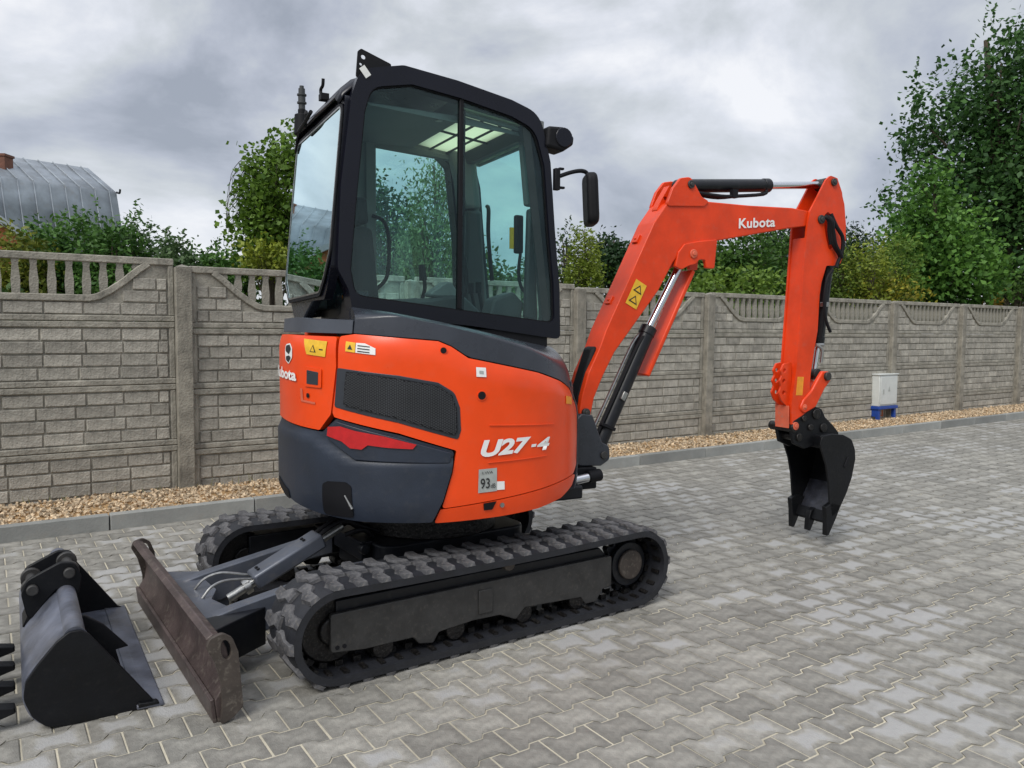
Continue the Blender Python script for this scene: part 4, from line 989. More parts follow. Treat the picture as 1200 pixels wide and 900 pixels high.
# ---- swing bracket and boom
b0, b1 = -.195, -.025
SWB = NB(); prism(SWB, fillet([(.76, .93), (.80, .965), (.87, .955), (.90, .88), (.935, .80), (.985, .775, .035), (.99, .70, .035), (.93, .668), (.80, .676), (.74, .70), (.735, .90)], .015), b0 - .02, b0 + .02)
prism(SWB, fillet([(.76, .93), (.80, .965), (.87, .955), (.90, .88), (.935, .80), (.985, .775, .035), (.99, .70, .035), (.93, .668), (.80, .676), (.74, .70), (.735, .90)], .015), b1 - .02, b1 + .02)
box(SWB, (.80, -.11, .76), (.12, .15, .20))
sw = obj('swing_bracket', SWB, CHAR, EX, bevel=.006)
bm = NB(); prism(bm, [(.66, .545), (.90, .545), (.90, .665), (.80, .67), (.66, .665)], -.22, -.02); obj('swing_post', bm, MATTE, sw, bevel=.008)
bm = NB(); cyl(bm, (.70, -.25, .605), (.83, -.25, .620), .026, 16); obj('swing_cylinder_rod', bm, CHROME, sw)
bm = NB(); cyl(bm, (.82, -.25, .620), (.90, -.25, .628), .034, 16); obj('swing_cylinder_end', bm, MATTE, sw, bevel=.004)
bm = NB(); tube(bm, [(.62, -.30, .555), (.70, -.33, .560), (.735, -.30, .556), (.70, -.26, .552), (.62, -.28, .55)], .010, 8); obj('tow_hook', bm, MATTE, sw)
for (x_, z_, r_) in ((.945, .728, .022),):
    bm = NB(); cyl(bm, (x_, b0 - .032, z_), (x_, b1 + .03, z_), r_, 18); obj('pin', bm, STEELD, sw, bevel=.003)
# boom body (fork at the foot left open)
boom_poly = fillet([(.795, .945, .03), (.87, .935, .03), (.895, 1.046), (.95, 1.165), (1.026, 1.297), (1.325, 1.652, .1), (1.425, 1.815, .08), (1.50, 1.905, .08), (1.60, 1.930, .05), (1.739, 1.955), (2.341, 2.070), (2.58, 2.105), (2.645, 2.14, .04), (2.61, 2.185, .02), (2.36, 2.198), (2.00, 2.185), (1.644, 2.182), (1.44, 2.182, .08), (1.37, 2.145, .06), (1.284, 2.035, .06), (.967, 1.423), (.925, 1.32, .06), (.855, 1.185, .04), (.815, 1.06)], .01, 5)
bm = NB(); prism(bm, boom_poly, b0 + .006, b1 - .006)
for v in bm.verts:
    if v.co.x > 2.5: v.co.y = -.137 + (v.co.y + .110) * .62
    elif v.co.x > 2.33: v.co.y = -.122 + (v.co.y + .110) * .85
BOOM = obj('boom', bm, ORANGE_ARM, EX, bevel=.009, seg=3, smooth=40)
# side plates stand slightly proud (weld seams), with the fork opening on the back of the foot
bm = NB(); prism(bm, [(.78, .99), (.90, 1.33), (.945, 1.33), (.86, 1.0)], b0 + .035, b1 - .035)
obj('fork_opening', bm, MATTE, BOOM, bevel=.02)
ear = fillet([(1.36, 2.13), (1.405, 2.235), (1.46, 2.298, .03), (1.535, 2.312, .04), (1.585, 2.25, .03), (1.62, 2.205, .03), (1.68, 2.182), (1.64, 2.15)], .02)
for lo, hi in ((b0 - .002, b0 + .022), (b1 - .022, b1 + .002)):
    bm = NB(); prism(bm, ear, lo, hi); obj('cylinder_lug', bm, ORANGE_ARM, BOOM, bevel=.004)
bm = NB(); prism(bm, fillet([(1.33, 2.10), (1.375, 2.18), (1.43, 2.262), (1.46, 2.25), (1.42, 2.17)], .008), -.135, -.085, holes=[circ((1.402, 2.186), .012, 10)]); obj('hose_guide', bm, ORANGE_ARM, BOOM, bevel=.003)
ear2 = fillet([(1.435, 1.79), (1.455, 1.875), (1.50, 1.925), (1.60, 1.945), (1.745, 1.965), (1.728, 1.79, .015), (1.667, 1.792, .01), (1.655, 1.840), (1.612, 1.840, .03), (1.585, 1.812), (1.535, 1.80, .03), (1.48, 1.775, .02)], .012)
for lo, hi in ((b0 - .004, b0 + .022), (b1 - .022, b1 + .004)):
    bm = NB(); prism(bm, ear2, lo, hi); obj('cylinder_lug', bm, ORANGE_ARM, BOOM, bevel=.004)
for (x_, z_, r_) in ((1.535, 2.268, .024), (1.564, 1.871, .026), (.836, .968, .024)):
    bm = NB(); cyl(bm, (x_, b0 - .012, z_), (x_, b1 + .012, z_), r_, 18); cyl(bm, (x_, b0 - .018, z_), (x_, b0 - .010, z_), r_ * .5, 12); obj('pin', bm, STEELD if z_ < 1 or z_ > 2 else FADED, BOOM, bevel=.003)
for (F_, z_) in ((1.055, 1.590), (1.235, 1.945)):       # welded hose clips on the boom back
    d_ = Vector((.455, 0, .89)).normalized(); nrm = Vector((-.89, 0, .455))
    bm = NB(); p_ = Vector((F_, -.09, z_)); 
    Mx = Matrix((d_, Vector((0, 1, 0)), nrm)).transposed(); box(bm, p_ + nrm * .004, (.05, .05, .014), Mx); cyl(bm, p_ + nrm * .01, p_ + nrm * .018, .008, 10); obj('hose_clip', bm, ORANGE_ARM, BOOM, bevel=.003)
bm = NB(); nrm = Vector((-.89, 0, .455)); 
def onboom(pts, m, name, parent, y=b0 + .004):
    bm = NB(); f = [bm.verts.new((p[0], y, p[1])) for p in pts]; g = [bm.verts.new((p[0], y - .0012, p[1])) for p in pts]
    bm.faces.new(g); n = len(f)
    for i in range(n): bm.faces.new((f[i], f[(i + 1) % n], g[(i + 1) % n], g[i]))
    bmesh.ops.recalc_face_normals(bm, faces=bm.faces); return obj(name, bm, m, parent, flat=True)
onboom([(1.163, 1.711), (1.237, 1.674), (1.167, 1.539), (1.092, 1.575)], YELLOW, 'warning_label', BOOM)
for t0 in (.12, .55):
    a = Vector((1.163, 1.711)); b = Vector((1.237, 1.674)); c = Vector((1.092, 1.575)); U_ = b - a; V_ = c - a
    tri = [a + U_ * .5 + V_ * t0, a + U_ * .88 + V_ * (t0 + .30), a + U_ * .12 + V_ * (t0 + .30)]
    onboom([(q.x, q.y) for q in tri], INK, 'label_print', BOOM, b0 + .0022)
    cc = (tri[0] + tri[1] + tri[2]) / 3; tri2 = [cc + (q - cc) * .62 for q in tri]
    onboom([(q.x, q.y) for q in tri2], YELLOW, 'label_print', BOOM, b0 + .0008)
lettering('Kubota', WHITE, BOOM, lambda u, v: Vector((1.915 + .298 * u, b0 + .0020, 2.040 + .030 * u + v * .060)), bold=.025, space=1.05)
bm = NB(); bm.free()
# cylinders
def hydro(name, p0, p1, p2, rb, rr_, y, mat_=BLACK):
    a, b, c = [Vector((p[0], y, p[1])) for p in (p0, p1, p2)]; d = (c - a).normalized()
    bm = NB(); cyl(bm, a, b, rb, 28); cyl(bm, b - d * .045, b + d * .006, rb * 1.10, 28); cyl(bm, a - Vector((0, rb, 0)), a + Vector((0, rb, 0)), rb * 1.05, 20)
    o = obj(name, bm, mat_, EX, bevel=.004)
    bm = NB(); cyl(bm, b, c, rr_, 20); obj('rod', bm, CHROME, o)
    bm = NB(); cyl(bm, c - Vector((0, rr_ * 1.8, 0)), c + Vector((0, rr_ * 1.8, 0)), rr_ * 1.7, 20); obj('rod_end', bm, STEELD, o, bevel=.003)
    return o
yb = -.11
bcy = hydro('boom_cylinder', (.945, .728), (1.305, 1.435), (1.562, 1.872), .044, .024, yb - .02)
for s, off_ in ((-.045, .055), (-.01, .070)):
    d2 = Vector((1.562 - .945, 0, 1.872 - .728)).normalized(); nn = Vector((-d2.z, 0, d2.x))
    P0 = Vector((.96, yb + s, .76)) + nn * off_
    bm = NB(); tube(bm, [P0, P0 + d2 * .3, P0 + d2 * .62, P0 + d2 * .70 - nn * .02], .010, 8, 3); obj('hydraulic_pipe', bm, MATTE if s < -.02 else SILVER, bcy)
bm = NB(); q_ = Vector((1.10, yb - .07, 1.05)); box(bm, q_, (.03, .02, .05), Matrix.Rotation(.5, 3, 'Y')); obj('pipe_clamp', bm, SILVER, bcy, bevel=.003)
bm = NB(); q_ = Vector((1.0, yb - .06, .88)); box(bm, q_, (.10, .03, .02), Matrix.Rotation(.4, 3, 'Y')); obj('pipe_clamp', bm, MATTE, bcy, bevel=.003)
d2 = Vector((1.562 - .945, 0, 1.872 - .728)).normalized(); nn = Vector((d2.z, 0, -d2.x))
bm = NB(); a = Vector((1.565, yb + .01, 1.80)) + nn * .035; b = Vector((1.235, yb + .01, 1.185)) + nn * .045; box(bm, (a + b) / 2 + nn * .012, (.12, .028, (a - b).length), frame_from(a - b)); obj('cylinder_guard', bm, ORANGE_ARM, bcy, bevel=.008)
acy = hydro('arm_cylinder', (1.535, 2.272), (2.225, 2.336), (2.700, 2.382), .040, .023, yb)
bm = NB(); tube(bm, [(1.60, yb - .04, 2.235), (1.80, yb - .05, 2.228), (1.92, yb - .05, 2.238), (2.14, yb - .05, 2.268), (2.17, yb - .045, 2.295)], .011, 8, 3); obj('hydraulic_pipe', bm, MATTE, acy)
bm = NB(); tube(bm, [(1.66, yb - .02, 2.225), (1.80, yb - .02, 2.222), (1.95, yb - .02, 2.245)], .010, 8, 3); box(bm, (1.90, yb - .05, 2.25), (.04, .03, .05)); obj('pipe_clamp', bm, MATTE, acy)
# arm
a0, a1 = -.205, -.068
arm_poly = fillet([(2.402, .785, .03), (2.392, .957), (2.425, 1.176), (2.477, 2.065), (2.50, 2.185), (2.575, 2.30, .2), (2.635, 2.395, .02), (2.675, 2.425, .02), (2.735, 2.415, .03), (2.775, 2.34, .1), (2.812, 2.253), (2.832, 2.13), (2.835, 2.03), (2.82, 1.93), (2.795, 1.868, .02), (2.73, 1.852, .02), (2.665, 1.85, .02), (2.625, 1.74), (2.612, 1.66), (2.605, 1.43), (2.575, 1.27), (2.555, 1.15), (2.55, 1.02), (2.53, .90), (2.47, .80, .03)], .015, 4)
slot = fillet([(2.628, 2.165), (2.66, 2.195), (2.695, 2.175), (2.732, 2.10), (2.742, 2.03), (2.732, 1.975), (2.705, 1.950), (2.680, 1.960), (2.655, 2.02), (2.632, 2.10)], .015)
for lo, hi in ((a0, a0 + .014), (a1 - .014, a1)):
    bm = NB(); prism(bm, arm_poly, lo, hi, holes=[slot])
    o = obj('arm_plate' if lo > -.1 else 'arm', bm, ORANGE_ARM, EX if lo < -.1 else ARM, bevel=.003)
    if lo < -.1: ARM = o
bm = NB(); prism(bm, fillet([(2.412, .80), (2.400, .957), (2.432, 1.176), (2.482, 2.02), (2.63, 2.02), (2.655, 1.86), (2.625, 1.74), (2.605, 1.66), (2.597, 1.43), (2.565, 1.27), (2.545, 1.15), (2.54, 1.02), (2.52, .90), (2.47, .81)], .005), a0 + .012, a1 - .012); obj('arm_box', bm, ORANGE_ARM, ARM, bevel=.003)
bm = NB(); prism(bm, [(2.78, 2.33), (2.735, 2.41), (2.75, 2.42), (2.80, 2.33), (2.845, 2.13), (2.845, 2.02), (2.825, 1.90), (2.81, 1.90), (2.825, 2.03), (2.82, 2.13)], a0 + .01, a1 - .01); obj('arm_back_plate', bm, ORANGE_ARM, ARM, bevel=.003)
for (x_, z_, r_) in ((2.598, 2.140, .028), (2.702, 2.385, .024), (2.50, .935, .020), (2.425, .815, .026)):
    bm = NB(); cyl(bm, (x_, a0 - .014, z_), (x_, a1 + .014, z_), r_, 18); cyl(bm, (x_, a0 - .020, z_), (x_, a0 - .012, z_), r_ * .5, 10); obj('pin', bm, STEELD if z_ > 2 else FADED, ARM, bevel=.003)
def onarm(pts, m, name): return onboom(pts, m, name, ARM, a0 - .0003)
onarm([(2.437, 1.132), (2.493, 1.130), (2.485, 1.011), (2.427, 1.013)], AMBER, 'warning_label')
# faded wear on the rear face of the arm
bm = NB(); prism(bm, [(2.384, .80), (2.378, .945), (2.386, .945), (2.392, .80)], a0 + .012, a1 - .012); obj('wear_plate', bm, FADED, ARM, bevel=.002)
# thumb bracket plates with holes, on the rear of the arm
scal = [(2.30, 1.20)]; 
tp = fillet([(2.415, 1.225), (2.345, 1.215, .02), (2.320, 1.17), (2.335, 1.14), (2.312, 1.105), (2.330, 1.07), (2.310, 1.03), (2.335, .98, .02), (2.40, .93), (2.415, 1.0)], .018, 4)
for lo in (a0 + .03, a1 - .045):
    bm = NB(); prism(bm, tp, lo, lo + .014, holes=[circ((2.352, 1.172), .014, 10), circ((2.350, 1.105), .014, 10), circ((2.352, 1.03), .014, 10)]); obj('thumb_bracket', bm, ORANGE_ARM if lo < -.1 else FADED, ARM, bevel=.003)
bm = NB(); cyl(bm, (2.418, a0 - .012, .802), (2.418, a1 + .055, .802), .030, 18); obj('arm_end_pin', bm, GREASE, ARM, bevel=.004)
# hoses running through the slot and down the arm
for k in range(3):
    y = a0 - .012 - k * .012
    bm = NB(); tube(bm, [(2.635 + .01 * k, a0 + .03, 2.175), (2.655, y, 2.14), (2.665 + .006 * k, y, 2.06), (2.685 + .008 * k, y, 1.985), (2.745, y, 1.93), (2.765, y, 1.90)][: 4 if k == 0 else 6], .012, 8); obj('hydraulic_hose', bm, MATTE, ARM)
bm = NB(); tube(bm, [(2.675, a0 - .012, 2.18), (2.71, a0 - .03, 2.10), (2.765, a0 - .035, 2.03), (2.770, a0 - .03, 1.94), (2.745, a0 - .02, 1.87), (2.735, a0 - .02, 1.84)], .013, 8); obj('hydraulic_hose', bm, MATTE, ARM)
bm = NB(); tube(bm, [(2.70, a0 - .02, 1.82), (2.655, a0 - .02, 1.76), (2.635, a0 - .02, 1.62), (2.655, a0 - .02, 1.50), (2.70, a0 - .02, 1.42)], .010, 8); obj('hydraulic_hose', bm, ORANGE_ARM if False else MATTE, ARM)
bkc = hydro('bucket_cylinder', (2.765, 1.875), (2.698, 1.345), (2.668, 1.145), .036, .020, yb - .02)
bm = NB(); tube(bm, [(2.712, a0 + .03, 1.80), (2.676, a0 + .02, 1.50), (2.655, a0 + .02, 1.36)], .011, 8, 3); obj('hydraulic_pipe', bm, MATTE, bkc)
bm = NB(); box(bm, (2.70, a0 + .035, 1.60), (.05, .03, .03)); obj('pipe_clamp', bm, SILVER, bkc, bevel=.003)
bm = NB(); tube(bm, [(2.60, a0 - .005, 1.335), (2.635, a0 - .015, 1.30), (2.630, a0 - .015, 1.22)], .010, 8, 3); cyl(bm, (2.59, a0 + .0, 1.335), (2.66, a0 - .0, 1.335), .012, 10); obj('fitting', bm, SILVER, bkc)
# bucket link (orange)
for lo in (a0 - .012, a1 - .018):
    bm = NB(); prism(bm, fillet([(2.455, .925, .03), (2.50, .892, .03), (2.60, .93, .03), (2.68, 1.05), (2.735, 1.105, .03), (2.72, 1.16, .03), (2.655, 1.165, .02), (2.61, 1.11), (2.56, 1.04), (2.49, .985)], .015), lo, lo + .03); obj('bucket_link', bm, ORANGE_ARM, ARM, bevel=.008)
bm = NB(); cyl(bm, (2.690, a0 - .03, 1.130), (2.690, a1 + .03, 1.130), .028, 18); obj('link_pin', bm, STEELD, ARM, bevel=.004)
bm = NB(); box(bm, (2.62, yb, 1.02), (.05, .10, .16), Matrix.Rotation(.7, 3, 'Y')); obj('link_bridge', bm, ORANGE_ARM, ARM, bevel=.008)
# quick coupler
QC = None
for lo in (a0 - .004, a1 - .020):
    bm = NB(); prism(bm, fillet([(2.395, .785, .02), (2.41, .845, .02), (2.50, .885), (2.60, .935, .03), (2.665, .915, .03), (2.70, .86), (2.78, .80), (2.84, .745, .02), (2.80, .70), (2.66, .685), (2.52, .66, .02), (2.42, .70)], .012), lo, lo + .024)
    if QC is None: QC = obj('quick_coupler', bm, BUCKM, EX, bevel=.004)
    else: obj('coupler_plate', bm, BUCKM, QC, bevel=.004)
for (x_, z_, r_) in ((2.61, .885, .034), (2.56, .80, .022), (2.68, .79, .030), (2.46, .74, .026), (2.50, .86, .02)):
    bm = NB(); cyl(bm, (x_, a0 - .016, z_), (x_, a1 + .014, z_), r_, 18); obj('coupler_pin', bm, GREASE, QC, bevel=.004)
bm = NB(); box(bm, (2.62, yb, .73), (.26, .15, .05)); box(bm, (2.56, yb, .82), (.12, .10, .07), Matrix.Rotation(-.5, 3, 'Y')); obj('coupler_body', bm, BUCKM, QC, bevel=.008)
# digging bucket
k0, k1 = -.275, .055
side = fillet([(2.585, .69, .02), (2.60, .745, .03), (2.70, .755), (2.80, .745, .05), (2.882, .71, .05), (2.918, .64, .06), (2.925, .575, .05), (2.896, .45), (2.850, .35), (2.785, .245), (2.72, .20), (2.695, .30), (2.675, .45), (2.645, .56)], .01, 4)
BK = None
for lo in (k0, k1 - .014):
    bm = NB(); prism(bm, side, lo, lo + .014)
    if BK is None: BK = obj('digging_bucket', bm, BUCKM, EX, bevel=.003)
    else: obj('side_plate', bm, BUCKM, BK, bevel=.003)
sh = smoothpath([(2.63, 0, .745), (2.72, 0, .752), (2.81, 0, .738), (2.885, 0, .695), (2.916, 0, .62), (2.918, 0, .56), (2.892, 0, .45), (2.845, 0, .345), (2.775, 0, .225), (2.745, 0, .18)], 4)
bm = NB(); A_ = [(p.x, p.z) for p in sh]; B_ = [(q[0], q[1]) for q in offs_open(sh, .012)] if False else None
def strip(bm, path, y0, y1, th):
    n = len(path); T, I = [], []
    for i, p in enumerate(path):
        d = (path[min(i + 1, n - 1)] - path[max(i - 1, 0)]).normalized(); nn_ = Vector((d.z, 0, -d.x)); T.append(p); I.append(p + nn_ * th)
    poly = [(p.x, p.z) for p in T] + [(p.x, p.z) for p in reversed(I)]
    rows = [[bm.verts.new((x, y, z)) for x, z in poly] for y in (y0, y1)]
    m = len(poly)
    for i in range(m): bm.faces.new((rows[0][i], rows[0][(i + 1) % m], rows[1][(i + 1) % m], rows[1][i]))
    for i in range(n - 1):
        j = m - 1 - i
        bm.faces.new((rows[0][i], rows[0][i + 1], rows[0][j - 1], rows[0][j])); bm.faces.new((rows[1][i], rows[1][j], rows[1][j - 1], rows[1][i + 1]))
    bmesh.ops.recalc_face_normals(bm, faces=bm.faces)
strip(bm, sh, k0 + .012, k1 - .012, .012); obj('bucket_shell', bm, BUCKM, BK, smooth=40)
shi = [p for p in sh if p.z < .42]
bm = NB(); strip(bm, [p + Vector((-.013, 0, .0)) for p in shi], k0 + .016, k1 - .016, .004); obj('floor_plate', bm, material('bucket_floor_steel', (.022, .024, .034), .38, var=.5, scale=18, stain=.12), BK, smooth=40)
bm = NB(); prism(bm, fillet([(2.60, .66), (2.60, .748), (2.70, .755), (2.66, .69)], .01), k0 + .01, k1 - .01); obj('top_lip', bm, BUCKM, BK, bevel=.004)
bm = NB(); p0_ = Vector((2.835, k0 - .003, .56)); box(bm, p0_, (.020, .006, .07), Matrix.Rotation(.5, 3, 'Y')); obj('side_lug', bm, MATTE, BK, bevel=.002)
bm = NB(); prism(bm, [(2.752, .215), (2.742, .175), (2.712, .150), (2.705, .165), (2.735, .23)], k0 + .01, k1 - .01); obj('bucket_lip', bm, BUCKM, BK, bevel=.003)
for yc, wdt, pts in ((k0 + .018, .036, [(2.66, .275), (2.72, .30), (2.80, .275), (2.765, .20), (2.695, .083), (2.672, .083), (2.672, .20)]),
                     ((k0 + k1) / 2 + .01, .040, [(2.70, .215), (2.745, .235), (2.752, .175), (2.700, .078), (2.680, .083), (2.685, .17)]),
                     (k1 - .018, .036, [(2.66, .275), (2.72, .30), (2.80, .275), (2.765, .20), (2.700, .073), (2.680, .073), (2.672, .20)])):
    bm = NB(); prism(bm, fillet(pts, .006, 2), yc - wdt / 2, yc + wdt / 2); obj('tooth', bm, BUCKM, BK, bevel=.005)
for yy in (a0 - .004, a1 - .010):
    bm = NB(); prism(bm, fillet([(2.60, .75), (2.615, .80, .02), (2.70, .82, .03), (2.80, .79), (2.86, .72), (2.70, .72)], .01), yy + .02, yy + .036); obj('bucket_ear', bm, BUCKM, BK, bevel=.003)

# ------------------------------------------------------------------ ditching bucket lying on the paving (local x = away from cutting edge, y across)
AZD = radians(122.5 - 90)
DB = empty('ditching_bucket', (-1.31, 2.875, 0), radians(122.5) + pi / 2)
# local x = backwards (212.5 deg); local y must run along width direction with sign -1
tag(DB, 'wide black ditching bucket lying on the paving left of the dozer blade', 'excavator bucket')
WD = 1.20
def dy_(v): return -v          # width coordinate -> local y
dside = fillet([(0, .006, .0), (.03, .022, .0), (.127, .164), (.238, .322), (.262, .342, .03), (.30, .342, .03), (.34, .312), (.40, .242), (.436, .19, .05), (.445, .13, .08), (.42, .06, .05), (.376, .012, .05), (.30, .0, .03), (.10, .0)], .02, 4)
DB_sp = []
for w0 in (0, WD - .016):
    bm = NB(); lo, hi = sorted((dy_(w0), dy_(w0 + .016))); prism(bm, dside, lo, hi); DB_sp.append(obj('side_plate', bm, BUCKM, DB, bevel=.003))
shd = smoothpath([(.285, 0, .345), (.335, 0, .315), (.40, 0, .243), (.438, 0, .19), (.447, 0, .13), (.424, 0, .06), (.376, 0, .014), (.30, 0, .004), (.18, 0, .004), (.05, 0, .006)], 5)
bm = NB(); strip(bm, shd, dy_(WD - .014), dy_(.014), .012)
DS = obj('bucket_shell', bm, GREYBL if False else BUCKIN, DB, smooth=40)
bm = NB(); prism(bm, [(-.006, .0), (.09, .006), (.09, .022), (-.002, .012)], dy_(WD + .01), dy_(-.012)); obj('cutting_edge', bm, BUCKIN, DB, bevel=.003)
bm = NB(); cyl(bm, (.282, dy_(WD - .01), .318), (.282, dy_(.012), .318), .036, 28); obj('torque_tube', bm, BUCKIN, DB, smooth=50)
bm = NB(); prism(bm, [(.10, .02), (.20, .19), (.26, .30), (.235, .31), (.17, .26), (.085, .155), (.13, .15)], dy_(.27), dy_(.255)); obj('stiffener', bm, BUCKM, DB, bevel=.003)
bm = NB(); prism(bm, [(.012, .012), (.085, .012), (.085, .030), (.02, .022)], dy_(.02), dy_(-.014)); obj('edge_corner', bm, BUCKM, DB, bevel=.003)
dear = fillet([(.235, .30), (.222, .375, .03), (.245, .445, .04), (.30, .452, .04), (.42, .395, .04), (.440, .34, .04), (.418, .22), (.36, .29), (.315, .345)], .02)
for w0 in (.545, .745):
    bm = NB(); prism(bm, dear, dy_(w0 + .022), dy_(w0)); obj('mounting_ear', bm, BUCKM, DB, bevel=.004)
for (x_, z_) in ((.268, .405), (.400, .355)):
    bm = NB(); cyl(bm, (x_, dy_(.79), z_), (x_, dy_(.525), z_), .022, 20)
    for w0 in (.575, .735): cyl(bm, (x_, dy_(w0 - .012), z_), (x_, dy_(w0 + .012), z_), .040, 20)
    obj('ear_pin', bm, STEELD, DB, bevel=.004)
bm = NB(); prism(bm, [(.23, .33), (.29, .36), (.40, .29), (.44, .20), (.42, .20), (.34, .30)], dy_(.74), dy_(.56)); obj('ear_bridge', bm, BUCKM, DB, bevel=.004)
# ------------------------------------------------------------------ toothed bucket cut off by the left edge of the frame
TB = empty('toothed_bucket', (-1.735, 2.665, 0), radians(122.5) + pi / 2)
tag(TB, 'black toothed digging bucket at the far left with its teeth pointing at the ditching bucket', 'excavator bucket')
W2 = .68
sp2 = fillet([(.0, .08), (.02, .03), (.10, .0), (.34, .0, .08), (.46, .10, .1), (.46, .28, .1), (.34, .38, .04), (.24, .40, .03), (.14, .26)], .02)
for w0 in (0, W2 - .016):
    bm = NB(); lo, hi = sorted((dy_(w0), dy_(w0 + .016))); prism(bm, [(x + .14, z) for x, z in sp2], lo, hi); obj('side_plate', bm, BUCKM, TB, bevel=.003)
bm = NB(); strip(bm, smoothpath([(.38 + .02, 0, .39), (.48, 0, .37), (.60, 0, .27), (.60, 0, .10), (.48, 0, .005), (.24, 0, .005), (.14, 0, .05)], 4), dy_(W2 - .012), dy_(.012), .012); obj('bucket_shell', bm, BUCKM, TB, smooth=40)
for k in range(4):
    w_ = .03 + k * (W2 - .06) / 3
    bm = NB(); prism(bm, fillet([(.22, .10), (.22, .035), (.12, .03), (-.005, .065), (.0, .085), (.12, .11)], .006, 2), dy_(w_ + .026), dy_(w_ - .026)); obj('tooth', bm, BUCKM, TB, bevel=.005)
bm = NB(); prism(bm, [(.14, .05), (.26, .045), (.26, .07), (.14, .08)], dy_(W2), dy_(0)); obj('bucket_lip', bm, BUCKIN, TB, bevel=.003)

# ------------------------------------------------------------------ utility cabinet by the fence
sB = 10.33; UB = empty('utility_cabinet', fp(S0 * 0 + 0, 0, 0)); c_ = Vector((5.62, 12.02, .10)); UB.location = c_; UB.rotation_euler = (0, 0, PH)
tag(UB, 'white metering cabinet on a blue plastic stand beside a fence post', 'cabinet')
bw, bd, bh = .48, .33, .47
bm = NB(); box(bm, (0, 0, .20 + bh / 2), (bw, bd, bh)); obj('cabinet_body', bm, BOXW, UB, bevel=.008)
bm = NB(); box(bm, (.0, -bd / 2 - .006, .20 + bh / 2), (bw - .04, .010, bh - .05)); dr = obj('cabinet_door', bm, BOXW, UB, bevel=.004)
bm = NB(); box(bm, (-.15, -bd / 2 - .013, .42), (.03, .006, .07)); obj('door_lock', bm, GREYLB, dr)
bm = NB(); prism(bm, [(-.03, .42), (.03, .42), (0, .50)], -bd / 2 - .013, -bd / 2 - .0115); obj('warning_mark', bm, GREYLB, dr)
bm = NB(); box(bm, (0, 0, .20 + bh + .008), (bw + .03, bd + .03, .018)); obj('cabinet_lid', bm, BOXW, UB, bevel=.005)
bm = NB(); box(bm, (0, 0, .175), (bw + .03, bd + .03, .045)); obj('stand_rim', bm, BLUE, UB, bevel=.006)
for sx_ in (-1, 1):
    for sy_ in (-1, 1):
        bm = NB(); box(bm, (sx_ * (bw / 2 - .03), sy_ * (bd / 2 - .03), .075), (.05, .05, .17)); obj('leg', bm, BLUE, UB, bevel=.004)
bm = NB(); cyl(bm, (.06, 0, -.02), (.06, 0, .12), .05, 20); cb = obj('cable_duct', bm, material('orange_duct', (.42, .11, .04), .6), UB)
bm = NB(); box(bm, (-bw / 2 + .012, 0, .10), (.012, bd * .8, .12)); obj('stand_panel', bm, BLUE, UB)

